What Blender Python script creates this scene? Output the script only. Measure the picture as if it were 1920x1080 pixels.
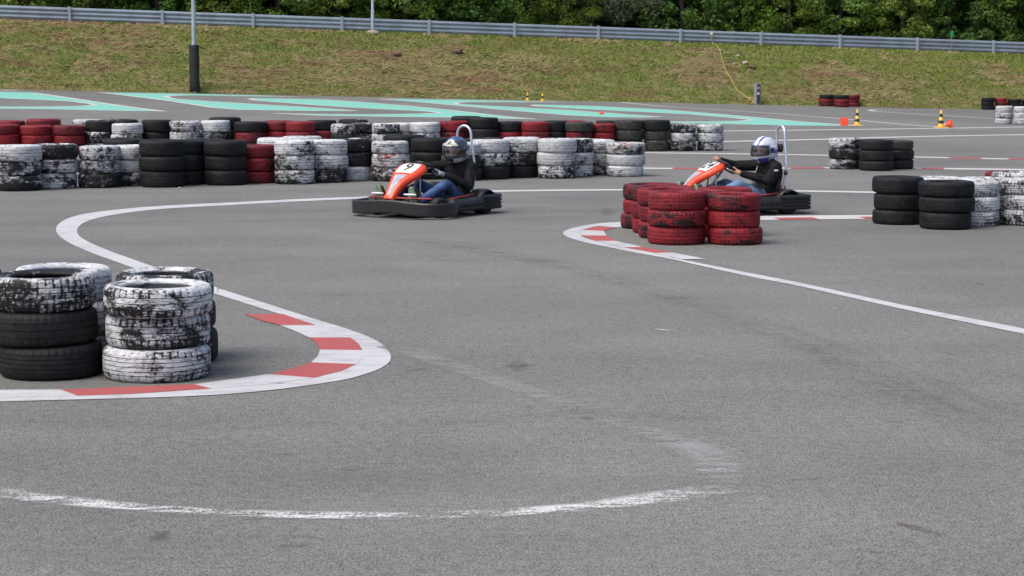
import bpy, bmesh, math, random
import numpy as np
from mathutils import Vector, Matrix, Euler

random.seed(7)
rng = np.random.default_rng(7)
R = math.radians
for o in list(bpy.data.objects):
    bpy.data.objects.remove(o)
scene = bpy.context.scene
COL = scene.collection

# ------------------------------------------------------------------ camera
CAM_H = 1.81
FPX = 3800.0            # focal length in pixels of a 1920 px wide frame
HOR = 115.0             # row of the horizon in the 1080 px high frame
PITCH = math.atan((540 - HOR) / FPX)
cam_d = bpy.data.cameras.new('camera')
cam_d.sensor_width = 36.0
cam_d.lens = FPX / 1920 * 36.0
cam_d.clip_start = 0.1
cam_d.clip_end = 2000
cam_d.dof.use_dof = True
cam_d.dof.focus_distance = 17.0
cam_d.dof.aperture_fstop = 16.0
cam = bpy.data.objects.new('camera', cam_d)
COL.objects.link(cam)
cam.location = (0, 0, CAM_H)
cam.rotation_euler = (R(90) - PITCH, 0, 0)
scene.camera = cam
scene.render.engine = 'CYCLES'
scene.render.resolution_x = 1024
scene.render.resolution_y = 576

# ------------------------------------------------------------------ sky, sun, exposure
SUN_EL, SUN_AZ = R(58), R(238)          # compass azimuth, +Y is north; sun behind-left of the camera
world = bpy.data.worlds.new('World')
scene.world = world
world.use_nodes = True
wn = world.node_tree
wn.nodes.clear()
wo = wn.nodes.new('ShaderNodeOutputWorld')
wb = wn.nodes.new('ShaderNodeBackground')
ws = wn.nodes.new('ShaderNodeTexSky')
ws.sky_type = 'NISHITA'
ws.sun_disc = False
ws.sun_elevation = SUN_EL
ws.sun_rotation = SUN_AZ
ws.air_density = 0.85
ws.dust_density = 5.0
ws.ozone_density = 1.0
wb.inputs['Strength'].default_value = 0.15
wn.links.new(ws.outputs[0], wb.inputs[0])
wn.links.new(wb.outputs[0], wo.inputs[0])
sun_d = bpy.data.lights.new('sun', 'SUN')
sun_d.energy = 1.25
sun_d.angle = R(40)
sun_d.color = (1.0, 0.965, 0.915)
sun = bpy.data.objects.new('sun', sun_d)
COL.objects.link(sun)
sdir = Vector((math.sin(SUN_AZ) * math.cos(SUN_EL), math.cos(SUN_AZ) * math.cos(SUN_EL), math.sin(SUN_EL)))
sun.rotation_euler = sdir.to_track_quat('Z', 'Y').to_euler()
sun.location = sdir * 60
vs = scene.view_settings
vs.view_transform = 'Standard'
vs.look = 'None'
vs.exposure = 0.52
vs.gamma = 1.0
vs.use_curve_mapping = False


# ------------------------------------------------------------------ helpers: the lie of the land
def smooth01(t):
    t = min(1.0, max(0.0, t))
    return t * t * (3 - 2 * t)


def hgt(X, Y):
    """height of the asphalt: level near the camera, a slight crossfall far away"""
    return (0.19 - 0.025 * max(-45.0, min(45.0, X))) * smooth01((Y - 42) / 38)


def ray(px, py):
    """direction in the world of a pixel of the 1920x1080 photograph, scaled to dy = 1"""
    v = (540 - py) / FPX
    cp, sp = math.cos(PITCH), math.sin(PITCH)
    y = cp + v * sp
    return (px - 960) / FPX / y, (v * cp - sp) / y


def ground(px, py):
    """place on the asphalt that a pixel of the photograph shows"""
    rx, rz = ray(px, py)
    rz = min(rz, -0.001)
    z = 0.0
    for _ in range(40):
        Y = min((z - CAM_H) / rz, 140)
        X = rx * Y
        z = 0.5 * z + 0.5 * hgt(X, Y)
    return Vector((X, Y, hgt(X, Y)))


def to_world(px, py, Y):
    """place at distance Y that a pixel shows"""
    rx, rz = ray(px, py)
    return Vector((rx * Y, Y, CAM_H + rz * Y))


# ------------------------------------------------------------------ helpers: objects
def link(o, parent=None):
    COL.objects.link(o)
    if parent is not None:
        o.parent = parent
    return o


def tag(o, label=None, cat=None, group=None, kind=None):
    if label:
        o['label'] = label
    if cat:
        o['category'] = cat
    if group:
        o['group'] = group
    if kind:
        o['kind'] = kind
    return o


def empty(name, loc=(0, 0, 0), rz=0.0, parent=None):
    o = bpy.data.objects.new(name, None)
    o.empty_display_size = 0.1
    link(o, parent)
    o.location = loc
    o.rotation_euler = (0, 0, rz)
    return o


def obj(name, verts, faces, mat, parent=None, smooth=True, loc=None):
    me = bpy.data.meshes.new(name)
    me.from_pydata([tuple(v) for v in verts], [], [tuple(f) for f in faces])
    me.update()
    o = bpy.data.objects.new(name, me)
    for m in (mat if isinstance(mat, (list, tuple)) else [mat]):
        me.materials.append(m)
    if smooth:
        me.polygons.foreach_set('use_smooth', [True] * len(me.polygons))
    link(o, parent)
    if loc is not None:
        o.location = loc
    return o


def bm_obj(name, bm, mat, parent=None, smooth=False, loc=None):
    me = bpy.data.meshes.new(name)
    bmesh.ops.recalc_face_normals(bm, faces=bm.faces)
    bm.to_mesh(me)
    bm.free()
    o = bpy.data.objects.new(name, me)
    for m in (mat if isinstance(mat, (list, tuple)) else [mat]):
        me.materials.append(m)
    if smooth:
        me.polygons.foreach_set('use_smooth', [True] * len(me.polygons))
    link(o, parent)
    if loc is not None:
        o.location = loc
    return o


def sharp_by_angle(o, ang=40):
    me = o.data
    try:
        me.set_sharp_from_angle(angle=R(ang))
    except Exception:
        pass
    return o


def box_bm(sx, sy, sz, bevel=0.0, c=(0, 0, 0), seg=2, bm=None, rot=None):
    own = bmesh.new()
    bmesh.ops.create_cube(own, size=1.0)
    for v in own.verts:
        v.co = Vector((v.co.x * sx, v.co.y * sy, v.co.z * sz))
    if bevel > 0:
        bmesh.ops.bevel(own, geom=list(own.edges), offset=bevel, segments=seg, affect='EDGES', profile=0.5)
    if rot is not None:
        bmesh.ops.transform(own, matrix=Euler(rot).to_matrix().to_4x4(), verts=own.verts)
    bmesh.ops.translate(own, vec=Vector(c), verts=own.verts)
    if bm is None:
        return own
    tmp = bpy.data.meshes.new('tmp')
    own.to_mesh(tmp)
    own.free()
    bm.from_mesh(tmp)
    bpy.data.meshes.remove(tmp)
    return bm


def frames_along(path, closed=False):
    n = len(path)
    out = []
    up = Vector((0, 0, 1))
    prev = None
    for i in range(n):
        a = path[(i - 1) % n] if (closed or i > 0) else path[i]
        b = path[(i + 1) % n] if (closed or i < n - 1) else path[i]
        t = (b - a).normalized()
        if prev is None:
            ref = up if abs(t.z) < 0.9 else Vector((1, 0, 0))
            nrm = (ref - t * ref.dot(t)).normalized()
        else:
            nrm = (prev - t * prev.dot(t))
            nrm = nrm.normalized() if nrm.length > 1e-6 else prev
        prev = nrm
        out.append((t, nrm, t.cross(nrm)))
    return out


def tube(path, rad, seg=10, closed=False, cap=True):
    path = [Vector(p) for p in path]
    rads = rad if isinstance(rad, (list, tuple)) else [rad] * len(path)
    fr = frames_along(path, closed)
    V, F = [], []
    for p, r, (t, n, b) in zip(path, rads, fr):
        for k in range(seg):
            a = 2 * math.pi * k / seg
            V.append(p + n * (math.cos(a) * r) + b * (math.sin(a) * r))
    m = len(path)
    for i in range(m if closed else m - 1):
        j = (i + 1) % m
        for k in range(seg):
            l = (k + 1) % seg
            F.append((i * seg + k, i * seg + l, j * seg + l, j * seg + k))
    if cap and not closed:
        F.append(tuple(range(seg - 1, -1, -1)))
        F.append(tuple((m - 1) * seg + k for k in range(seg)))
    return V, F


def resample(path, n):
    path = [Vector(p) for p in path]
    L = [0.0]
    for a, b in zip(path, path[1:]):
        L.append(L[-1] + (b - a).length)
    out = []
    for i in range(n):
        s = L[-1] * i / (n - 1)
        k = 0
        while k < len(L) - 2 and L[k + 1] < s:
            k += 1
        d = L[k + 1] - L[k]
        t = 0 if d == 0 else (s - L[k]) / d
        out.append(path[k].lerp(path[k + 1], t))
    return out


def smooth_path(path, n, it=2):
    path = [Vector(p) for p in path]
    fine = []
    for i in range(len(path) - 1):
        p0, p1, p2, p3 = path[max(i - 1, 0)], path[i], path[i + 1], path[min(i + 2, len(path) - 1)]
        for k in range(8):
            t = k / 8
            fine.append(0.5 * ((2 * p1) + (p2 - p0) * t + (2 * p0 - 5 * p1 + 4 * p2 - p3) * t * t + (3 * p1 - p0 - 3 * p2 + p3) * t ** 3))
    fine.append(path[-1])
    pts = resample(fine, n)
    for _ in range(it):
        pts = [pts[0]] + [(pts[i - 1] + pts[i] * 2 + pts[i + 1]) / 4 for i in range(1, len(pts) - 1)] + [pts[-1]]
    return pts


def lathe(profile, seg=24, c=(0, 0, 0)):
    V, F = [], []
    n = len(profile)
    for k in range(seg):
        a = 2 * math.pi * k / seg
        for r, z in profile:
            V.append((c[0] + r * math.cos(a), c[1] + r * math.sin(a), c[2] + z))
    for k in range(seg):
        l = (k + 1) % seg
        for i in range(n - 1):
            F.append((k * n + i, l * n + i, l * n + i + 1, k * n + i + 1))
    return V, F


# ------------------------------------------------------------------ helpers: materials
class NT:
    def __init__(self, name):
        self.m = bpy.data.materials.new(name)
        self.m.use_nodes = True
        self.t = self.m.node_tree
        self.t.nodes.clear()
        self.out = self.n('ShaderNodeOutputMaterial')
        self.b = self.n('ShaderNodeBsdfPrincipled')
        self.t.links.new(self.b.outputs[0], self.out.inputs[0])

    def n(self, ty, **kw):
        x = self.t.nodes.new(ty)
        for k, v in kw.items():
            setattr(x, k, v)
        return x

    def l(self, a, b):
        self.t.links.new(a, b)

    def set(self, sock, v):
        if hasattr(v, 'links') or hasattr(v, 'is_linked'):
            self.l(v, sock)
        else:
            sock.default_value = v

    def math(self, op, a, b=0.0, c=None, clamp=False):
        x = self.n('ShaderNodeMath', operation=op, use_clamp=clamp)
        self.set(x.inputs[0], a)
        self.set(x.inputs[1], b)
        if c is not None:
            self.set(x.inputs[2], c)
        return x.outputs[0]

    def noise(self, vec, scale, detail=3, rough=0.5, dist=0.0):
        x = self.n('ShaderNodeTexNoise')
        if vec is not None:
            self.l(vec, x.inputs['Vector'])
        x.inputs['Scale'].default_value = scale
        x.inputs['Detail'].default_value = detail
        x.inputs['Roughness'].default_value = rough
        x.inputs['Distortion'].default_value = dist
        return x.outputs['Fac']

    def ramp(self, fac, lo, hi, a=0.0, b=1.0):
        x = self.n('ShaderNodeMapRange', interpolation_type='SMOOTHSTEP')
        self.set(x.inputs[0], fac)
        self.set(x.inputs[1], lo)
        self.set(x.inputs[2], hi)
        self.set(x.inputs[3], a)
        self.set(x.inputs[4], b)
        return x.outputs[0]

    def mix(self, fac, a, b, mode='MIX'):
        x = self.n('ShaderNodeMix', data_type='RGBA', blend_type=mode)
        self.set(x.inputs[0], fac)
        self.set(x.inputs[6], a if not isinstance(a, tuple) else (*a[:3], 1))
        self.set(x.inputs[7], b if not isinstance(b, tuple) else (*b[:3], 1))
        return x.outputs[2]

    def coord(self, which='Object', scale=None, loc=None):
        tc = self.n('ShaderNodeTexCoord')
        o = tc.outputs[which]
        if scale is not None or loc is not None:
            mp = self.n('ShaderNodeMapping')
            self.l(o, mp.inputs['Vector'])
            if scale is not None:
                mp.inputs['Scale'].default_value = scale
            if loc is not None:
                self.set(mp.inputs['Location'], loc)
            o = mp.outputs[0]
        return o

    def bump(self, h, strength=0.3, dist=0.01):
        x = self.n('ShaderNodeBump')
        x.inputs['Strength'].default_value = strength
        x.inputs['Distance'].default_value = dist
        self.l(h, x.inputs['Height'])
        self.l(x.outputs[0], self.b.inputs['Normal'])

    def base(self, c):
        if isinstance(c, tuple):
            self.b.inputs['Base Color'].default_value = (*c[:3], 1)
        else:
            self.l(c, self.b.inputs['Base Color'])

    def rough(self, v):
        self.set(self.b.inputs['Roughness'], v)


def simple(name, col, rough=0.5, metal=0.0, var=0.12, nscale=8.0, spec=None, bump=0.0, bscale=40, bdist=0.01):
    """one plain colour with a little soiling and uneven gloss"""
    t = NT(name)
    co = t.coord('Object')
    n1 = t.noise(co, nscale, 5, 0.6)
    f = t.ramp(n1, 0.3, 0.7)
    dark = tuple(c * (1 - var * 1.6) for c in col)
    lite = tuple(min(1, c * (1 + var)) for c in col)
    t.base(t.mix(f, dark, lite))
    t.rough(t.ramp(n1, 0.3, 0.7, min(1, rough + 0.1), max(0.05, rough - 0.08)))
    t.b.inputs['Metallic'].default_value = metal
    if spec is not None:
        t.b.inputs['Specular IOR Level'].default_value = spec
    if bump:
        t.bump(t.noise(co, bscale, 4, 0.6), bump, bdist)
    return t.m


# asphalt ----------------------------------------------------------
def mat_asphalt():
    t = NT('asphalt')
    co = t.coord('Object')
    big = t.noise(co, 0.09, 4, 0.55)
    mid = t.noise(co, 0.9, 5, 0.6, 0.4)
    co2 = t.coord('Object', scale=(0.25, 1.2, 1.0))
    streak = t.noise(co2, 0.8, 5, 0.65)
    grain = t.noise(co, 80, 3, 0.8)
    grain2 = t.noise(co, 150, 1, 0.5)
    v = t.n('ShaderNodeTexVoronoi', feature='F1')
    t.l(co, v.inputs['Vector'])
    v.inputs['Scale'].default_value = 70
    g = t.math('ADD', t.math('MULTIPLY', grain, 0.6), t.math('MULTIPLY', grain2, 0.4))
    coarse = t.noise(co, 17, 5, 0.8)
    g = t.math('ADD', t.math('MULTIPLY', g, 0.80), t.math('MULTIPLY', coarse, 0.20))
    stone = t.ramp(g, 0.405, 0.595)
    c1 = t.mix(stone, (0.050, 0.0515, 0.0505), (0.258, 0.263, 0.248))
    # scattered pale aggregate
    chip = t.ramp(v.outputs['Distance'], 0.10, 0.22, 1.0, 0.0)
    sel = t.n('ShaderNodeSeparateColor')
    t.l(v.outputs['Color'], sel.inputs[0])
    chip = t.math('MULTIPLY', chip, t.ramp(sel.outputs[0], 0.84, 0.90))
    c1 = t.mix(chip, c1, (0.50, 0.49, 0.47))
    tone = t.math('ADD', t.math('MULTIPLY', big, 0.6), t.math('MULTIPLY', t.math('ADD', mid, streak), 0.35))
    tone = t.ramp(tone, 0.42, 0.88, 0.76, 1.18)
    sc = t.n('ShaderNodeVectorMath', operation='SCALE')
    t.l(c1, sc.inputs[0])
    t.l(tone, sc.inputs['Scale'])
    # patches polished by rubber, cooler and darker
    rub = t.ramp(t.noise(t.coord('Object', scale=(0.12, 0.30, 1)), 1.0, 5, 0.6, 0.8), 0.50, 0.68)
    c2 = t.mix(t.math('MULTIPLY', rub, 0.42), sc.outputs[0], (0.108, 0.108, 0.111))
    warm = t.ramp(t.noise(co, 0.22, 3, 0.5), 0.45, 0.75)
    c3 = t.mix(t.math('MULTIPLY', warm, 0.25), c2, (0.20, 0.187, 0.170))
    t.base(c3)
    t.rough(0.92)
    t.b.inputs['Specular IOR Level'].default_value = 0.25
    t.bump(g, 0.55, 0.006)
    return t.m


def mat_paint(name, col, wear=0.35, dirt=(0.20, 0.20, 0.205), scale=1.0):
    """road paint: grain of the asphalt shows through, scuffed in places"""
    t = NT(name)
    co = t.coord('Object')
    grain = t.noise(co, 110, 2, 0.6)
    mid = t.noise(t.coord('Object', scale=(1, 2.2, 1)), 3.2 * scale, 6, 0.68, 0.5)
    big = t.noise(co, 0.7, 3, 0.5)
    m = t.math('ADD', t.math('MULTIPLY', grain, 0.35), t.math('ADD', t.math('MULTIPLY', mid, 0.5), t.math('MULTIPLY', big, 0.15)))
    scuff = t.ramp(m, 0.66 - 0.22 * wear, 0.72 - 0.14 * wear)
    scr = t.ramp(t.noise(t.coord('Object', scale=(0.8, 3.0, 1)), 9, 6, 0.75, 1.0), 0.60, 0.70)
    f = t.math('MAXIMUM', t.math('MULTIPLY', scuff, 0.7), t.math('MULTIPLY', scr, 0.35 * (0.5 + wear)))
    tone = t.mix(t.ramp(grain, 0.35, 0.65), tuple(c * 0.86 for c in col), col)
    t.base(t.mix(f, tone, dirt))
    t.rough(0.8)
    t.b.inputs['Specular IOR Level'].default_value = 0.3
    t.bump(grain, 0.3, 0.003)
    return t.m


def mat_worn(name, col, lo, hi, amount=1.0, streak=(1, 3, 1)):
    """nearly worn-off paint or a stain: only flecks of it are left on the asphalt"""
    t = NT(name)
    co = t.coord('Object')
    grain = t.noise(co, 75, 3, 0.65)
    mid = t.noise(t.coord('Object', scale=streak), 4.0, 6, 0.7, 0.6)
    big = t.noise(co, 1.1, 3, 0.5)
    m = t.math('ADD', t.math('MULTIPLY', grain, 0.34), t.math('ADD', t.math('MULTIPLY', mid, 0.4), t.math('MULTIPLY', big, 0.26)))
    fac = t.math('MULTIPLY', t.ramp(m, lo, hi), amount)
    ea = t.n('ShaderNodeAttribute', attribute_name='edge')
    fac = t.math('MULTIPLY', fac, ea.outputs['Fac'])
    t.base(col)
    t.rough(0.85)
    tr = t.n('ShaderNodeBsdfTransparent')
    mx = t.n('ShaderNodeMixShader')
    t.l(fac, mx.inputs[0])
    t.l(tr.outputs[0], mx.inputs[1])
    t.l(t.b.outputs[0], mx.inputs[2])
    t.l(mx.outputs[0], t.out.inputs[0])
    return t.m


def mat_tyre():
    """rubber; object colour = paint colour, its alpha = how much paint is left"""
    t = NT('tyre_rubber')
    oi = t.n('ShaderNodeObjectInfo')
    off = t.math('MULTIPLY', oi.outputs['Random'], 90.0)
    siz = t.math('MULTIPLY_ADD', t.math('FRACT', t.math('MULTIPLY', oi.outputs['Random'], 7.31)), 0.95, 0.70)
    cmb = t.n('ShaderNodeCombineXYZ')
    for k in range(3):
        t.l(off, cmb.inputs[k])

    def vec(scale):
        tc = t.n('ShaderNodeTexCoord')
        mp = t.n('ShaderNodeMapping')
        t.l(tc.outputs['Object'], mp.inputs['Vector'])
        vm = t.n('ShaderNodeVectorMath', operation='SCALE')
        vm.inputs[0].default_value = scale
        t.l(siz, vm.inputs['Scale'])
        t.l(vm.outputs[0], mp.inputs['Scale'])
        t.l(cmb.outputs[0], mp.inputs['Location'])
        return mp.outputs[0]
    n1 = t.noise(vec((1, 1, 0.55)), 3.4, 5, 0.6, 0.5)
    n2 = t.noise(vec((1, 1, 1.7)), 9.0, 7, 0.72, 0.4)
    n3 = t.noise(vec((1.2, 1.2, 0.3)), 38.0, 3, 0.6)
    gr = t.n('ShaderNodeAttribute', attribute_name='groove')
    m = t.math('ADD', t.math('MULTIPLY', n1, 0.46), t.math('ADD', t.math('MULTIPLY', n2, 0.33), t.math('MULTIPLY', n3, 0.21)))
    m = t.math('SUBTRACT', m, t.math('MULTIPLY', gr.outputs['Fac'], 0.15))
    sx = t.n('ShaderNodeSeparateXYZ')
    t.l(t.coord('Object'), sx.inputs[0])
    m = t.math('ADD', m, t.math('ADD', t.math('MULTIPLY', sx.outputs[0], 0.09), t.math('MULTIPLY', sx.outputs[2], 0.04)))
    th = t.math('MULTIPLY_ADD', oi.outputs['Alpha'], -0.46, 0.73)
    mask = t.math('MULTIPLY', t.ramp(t.math('SUBTRACT', m, th), -0.035, 0.055), t.ramp(n2, 0.32, 0.60, 0.74, 1.0))
    # rubber
    nr = t.noise(vec((1, 1, 0.6)), 5.0, 6, 0.65)
    rub = t.mix(t.ramp(nr, 0.35, 0.7), (0.0055, 0.0062, 0.0074), (0.0155, 0.0165, 0.0180))
    at = t.n('ShaderNodeAttribute', attribute_type='OBJECT', attribute_name='dusty')
    rub = t.mix(t.math('MULTIPLY', at.outputs['Fac'], t.ramp(n2, 0.42, 0.6)), rub, (0.085, 0.085, 0.072))
    # paint with dirt rubbed into it
    nd = t.noise(vec((1, 1, 1.4)), 6.5, 7, 0.75, 0.6)
    dirt = t.math('MAXIMUM', t.ramp(nd, 0.47, 0.62, 0.0, 0.78), t.ramp(n1, 0.60, 0.40, 0.0, 0.16))
    dk = t.n('ShaderNodeVectorMath', operation='SCALE')
    t.l(oi.outputs['Color'], dk.inputs[0])
    dk.inputs['Scale'].default_value = 0.30
    pc = t.mix(dirt, oi.outputs['Color'], dk.outputs[0])
    a2 = t.n('ShaderNodeAttribute', attribute_type='OBJECT', attribute_name='second')
    n4 = t.noise(vec((1, 1, 0.8)), 5.5, 5, 0.65)
    pc = t.mix(t.math('MULTIPLY', a2.outputs['Fac'], t.ramp(n4, 0.54, 0.60)), pc, (0.21, 0.035, 0.04))
    t.base(t.mix(mask, rub, pc))
    t.rough(t.mix(mask, (0.66, 0.66, 0.66), (0.6, 0.6, 0.6)))
    t.b.inputs['Specular IOR Level'].default_value = 0.26
    t.bump(t.math('ADD', n3, t.math('MULTIPLY', mask, 0.3)), 0.35, 0.006)
    return t.m


def mat_leaf(name, c_dark, c_light):
    t = NT(name)
    at = t.n('ShaderNodeAttribute', attribute_name='tone')
    oi = t.n('ShaderNodeObjectInfo')
    f = t.math('ADD', t.math('MULTIPLY', at.outputs['Fac'], 0.8), t.math('MULTIPLY', oi.outputs['Random'], 0.2))
    t.base(t.mix(f, c_dark, c_light))
    t.rough(0.55)
    tl = t.n('ShaderNodeBsdfTranslucent')
    t.l(t.mix(f, tuple(c * 0.9 for c in c_dark), tuple(min(1, c * 1.3) for c in c_light)), tl.inputs[0])
    mx = t.n('ShaderNodeMixShader')
    mx.inputs[0].default_value = 0.48
    t.l(t.b.outputs[0], mx.inputs[1])
    t.l(tl.outputs[0], mx.inputs[2])
    t.l(mx.outputs[0], t.out.inputs[0])
    return t.m


def mat_attr(name, rough=0.9):
    t = NT(name)
    at = t.n('ShaderNodeAttribute', attribute_name='tint')
    t.base(at.outputs['Color'])
    t.rough(rough)
    t.b.inputs['Specular IOR Level'].default_value = 0.15
    return t.m


def mat_bank():
    t = NT('bank_turf')
    co = t.coord('Object')
    a = t.noise(t.coord('Object', scale=(0.55, 1.0, 1.6)), 0.55, 5, 0.6, 0.5)
    b = t.noise(t.coord('Object', scale=(0.7, 1.0, 2.5)), 1.7, 6, 0.7, 0.6)
    c = t.noise(co, 9, 5, 0.7)
    d = t.noise(t.coord('Object', scale=(0.35, 1, 3)), 0.9, 4, 0.6)
    c0 = t.mix(t.ramp(b, 0.36, 0.62), (0.090, 0.125, 0.026), (0.23, 0.195, 0.095))
    c0 = t.mix(t.math('MULTIPLY', t.ramp(a, 0.50, 0.66), 0.6), c0, (0.115, 0.135, 0.030))
    c0 = t.mix(t.math('MULTIPLY', t.ramp(d, 0.53, 0.64), 0.85), c0, (0.150, 0.092, 0.054))
    c0 = t.mix(t.math('MULTIPLY', t.ramp(c, 0.40, 0.70), 0.40), c0, (0.07, 0.07, 0.026))
    t.base(c0)
    t.rough(0.95)
    t.b.inputs['Specular IOR Level'].default_value = 0.1
    t.bump(c, 0.8, 0.08)
    return t.m


M = {}
M['asphalt'] = mat_asphalt()
M['white_paint'] = mat_paint('white_road_paint', (0.50, 0.51, 0.525), 0.85, dirt=(0.27, 0.28, 0.30))
M['far_white'] = mat_paint('white_line_paint', (0.52, 0.52, 0.515), 0.35)
M['red_paint'] = mat_paint('red_road_paint', (0.37, 0.085, 0.085), 0.55, dirt=(0.24, 0.16, 0.15))
M['turquoise'] = mat_paint('turquoise_road_paint', (0.19, 0.50, 0.41), 0.05, dirt=(0.20, 0.34, 0.30))
M['worn_white'] = mat_worn('worn_white_paint', (0.60, 0.60, 0.60), 0.44, 0.55, 0.92)
M['ghost'] = mat_worn('faded_line_trace', (0.30, 0.30, 0.295), 0.40, 0.58, 0.62)
M['stain_dark'] = mat_worn('dark_stain', (0.055, 0.055, 0.058), 0.36, 0.62, 0.40, (1, 1, 1))
M['stain_brown'] = mat_worn('brown_stain', (0.11, 0.060, 0.040), 0.40, 0.60, 0.5, (1, 1, 1))
M['skid'] = mat_worn('rubber_streak', (0.075, 0.075, 0.078), 0.42, 0.64, 0.16)
M['tyre'] = mat_tyre()
M['bank'] = mat_bank()
M['blades'] = mat_attr('grass_blades')
M['leaf_a'] = mat_leaf('leaf_mid_green', (0.066, 0.140, 0.018), (0.200, 0.330, 0.050))
M['leaf_b'] = mat_leaf('leaf_yellow_green', (0.090, 0.162, 0.022), (0.280, 0.375, 0.062))
M['leaf_c'] = mat_leaf('leaf_dark_green', (0.044, 0.105, 0.022), (0.140, 0.255, 0.054))
M['leaf_d'] = mat_leaf('leaf_grey_green', (0.080, 0.100, 0.060), (0.230, 0.260, 0.160))
M['bark'] = simple('bark', (0.075, 0.060, 0.045), 0.9, var=0.35, nscale=6, bump=0.6, bscale=18)
M['galv'] = simple('galvanised_steel', (0.255, 0.305, 0.365), 0.5, metal=0.35, var=0.12, nscale=1.5)
M['galv_post'] = simple('galvanised_post', (0.40, 0.44, 0.49), 0.5, metal=0.3, var=0.10, nscale=3)
M['pole'] = simple('lamp_pole_steel', (0.36, 0.42, 0.48), 0.5, metal=0.25, var=0.10, nscale=3)
M['pad'] = simple('black_padding', (0.009, 0.0095, 0.011), 0.62, var=0.3, nscale=4, bump=0.3, bscale=12)
M['plastic'] = simple('black_bodywork', (0.0125, 0.0140, 0.0165), 0.42, var=0.35, nscale=7)
M['plastic2'] = simple('dark_plastic', (0.010, 0.0105, 0.012), 0.5, var=0.3, nscale=9)
M['orange'] = simple('orange_fairing', (0.76, 0.066, 0.020), 0.34, var=0.08, nscale=5)
M['plate_white'] = simple('white_plate', (0.72, 0.72, 0.73), 0.4, var=0.05)
M['decal'] = simple('grey_decal', (0.36, 0.39, 0.45), 0.4, var=0.25, nscale=14)
M['ink'] = simple('black_number', (0.02, 0.02, 0.024), 0.5, var=0.1)
M['chrome'] = simple('steel_tube', (0.58, 0.65, 0.74), 0.30, metal=0.6, var=0.06)
M['steel_dark'] = simple('dark_steel', (0.10, 0.105, 0.115), 0.45, metal=0.5, var=0.2)
M['alloy'] = simple('alloy', (0.42, 0.43, 0.45), 0.4, metal=0.7, var=0.15)
M['red_trim'] = simple('red_trim', (0.40, 0.045, 0.04), 0.45, var=0.12)
M['slick'] = simple('kart_tyre_rubber', (0.009, 0.009, 0.010), 0.65, var=0.25)
M['jacket'] = simple('black_jacket', (0.0060, 0.0064, 0.0080), 0.8, var=0.4, nscale=14, bump=1.0, bscale=13, spec=0.25, bdist=0.035)
M['jeans_dark'] = simple('blue_jeans', (0.035, 0.075, 0.19), 0.85, var=0.5, nscale=9, bump=0.3, bscale=30)
M['jeans_light'] = simple('faded_jeans', (0.10, 0.165, 0.28), 0.85, var=0.4, nscale=9, bump=0.3, bscale=30)
M['skin'] = simple('skin', (0.42, 0.21, 0.15), 0.5, var=0.12, nscale=16)
M['glove'] = simple('grey_glove', (0.22, 0.24, 0.27), 0.7, var=0.35, nscale=30)
M['glove_black'] = simple('black_glove', (0.02, 0.02, 0.022), 0.7, var=0.3, nscale=30)
M['shoe'] = simple('dark_shoe', (0.045, 0.042, 0.04), 0.6, var=0.3)
M['sole'] = simple('green_sole', (0.20, 0.31, 0.20), 0.7, var=0.15, nscale=20)
M['helm_navy'] = simple('navy_helmet', (0.040, 0.055, 0.085), 0.22, var=0.2)
M['helm_blue'] = simple('blue_helmet', (0.05, 0.10, 0.20), 0.22, var=0.15)
M['helm_cream'] = simple('cream_helmet', (0.55, 0.53, 0.46), 0.25, var=0.08)
M['helm_silver'] = simple('silver_helmet', (0.50, 0.56, 0.62), 0.22, var=0.06)
M['helm_white'] = simple('white_helmet', (0.74, 0.74, 0.77), 0.22, var=0.05)
M['helm_violet'] = simple('violet_helmet', (0.085, 0.07, 0.33), 0.25, var=0.12)
M['trim_black'] = simple('black_rubber_trim', (0.012, 0.012, 0.014), 0.5, var=0.1)
M['cone_yellow'] = simple('yellow_cone', (0.72, 0.40, 0.03), 0.5, var=0.1)
M['cone_black'] = simple('black_cone_band', (0.018, 0.018, 0.018), 0.5, var=0.1)
M['cone_orange'] = simple('orange_cone', (0.85, 0.075, 0.028), 0.45, var=0.08)
M['cone_white'] = simple('white_cone_band', (0.75, 0.74, 0.73), 0.5, var=0.06)
M['post_grey'] = simple('grey_post', (0.25, 0.29, 0.30), 0.55, var=0.12)
M['hose'] = simple('yellow_hose', (0.52, 0.46, 0.11), 0.55, var=0.12)
M['cream'] = simple('cream_plastic', (0.62, 0.58, 0.46), 0.5, var=0.08)
M['tag_green'] = simple('green_tag', (0.015, 0.27, 0.11), 0.5, var=0.15)
M['wood'] = simple('weathered_wood', (0.24, 0.20, 0.15), 0.85, var=0.25)
M['stone'] = simple('pale_stone', (0.42, 0.39, 0.34), 0.9, var=0.25, nscale=14, bump=0.4)
M['earth'] = simple('brown_earth', (0.13, 0.085, 0.055), 0.95, var=0.35, nscale=14, bump=0.6)
M['concrete'] = simple('concrete_footing', (0.30, 0.25, 0.20), 0.9, var=0.2, nscale=10, bump=0.4)
M['forest_floor'] = simple('woodland_floor', (0.045, 0.050, 0.020), 0.95, var=0.4, nscale=0.8, bump=0.5, bscale=2)


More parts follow.
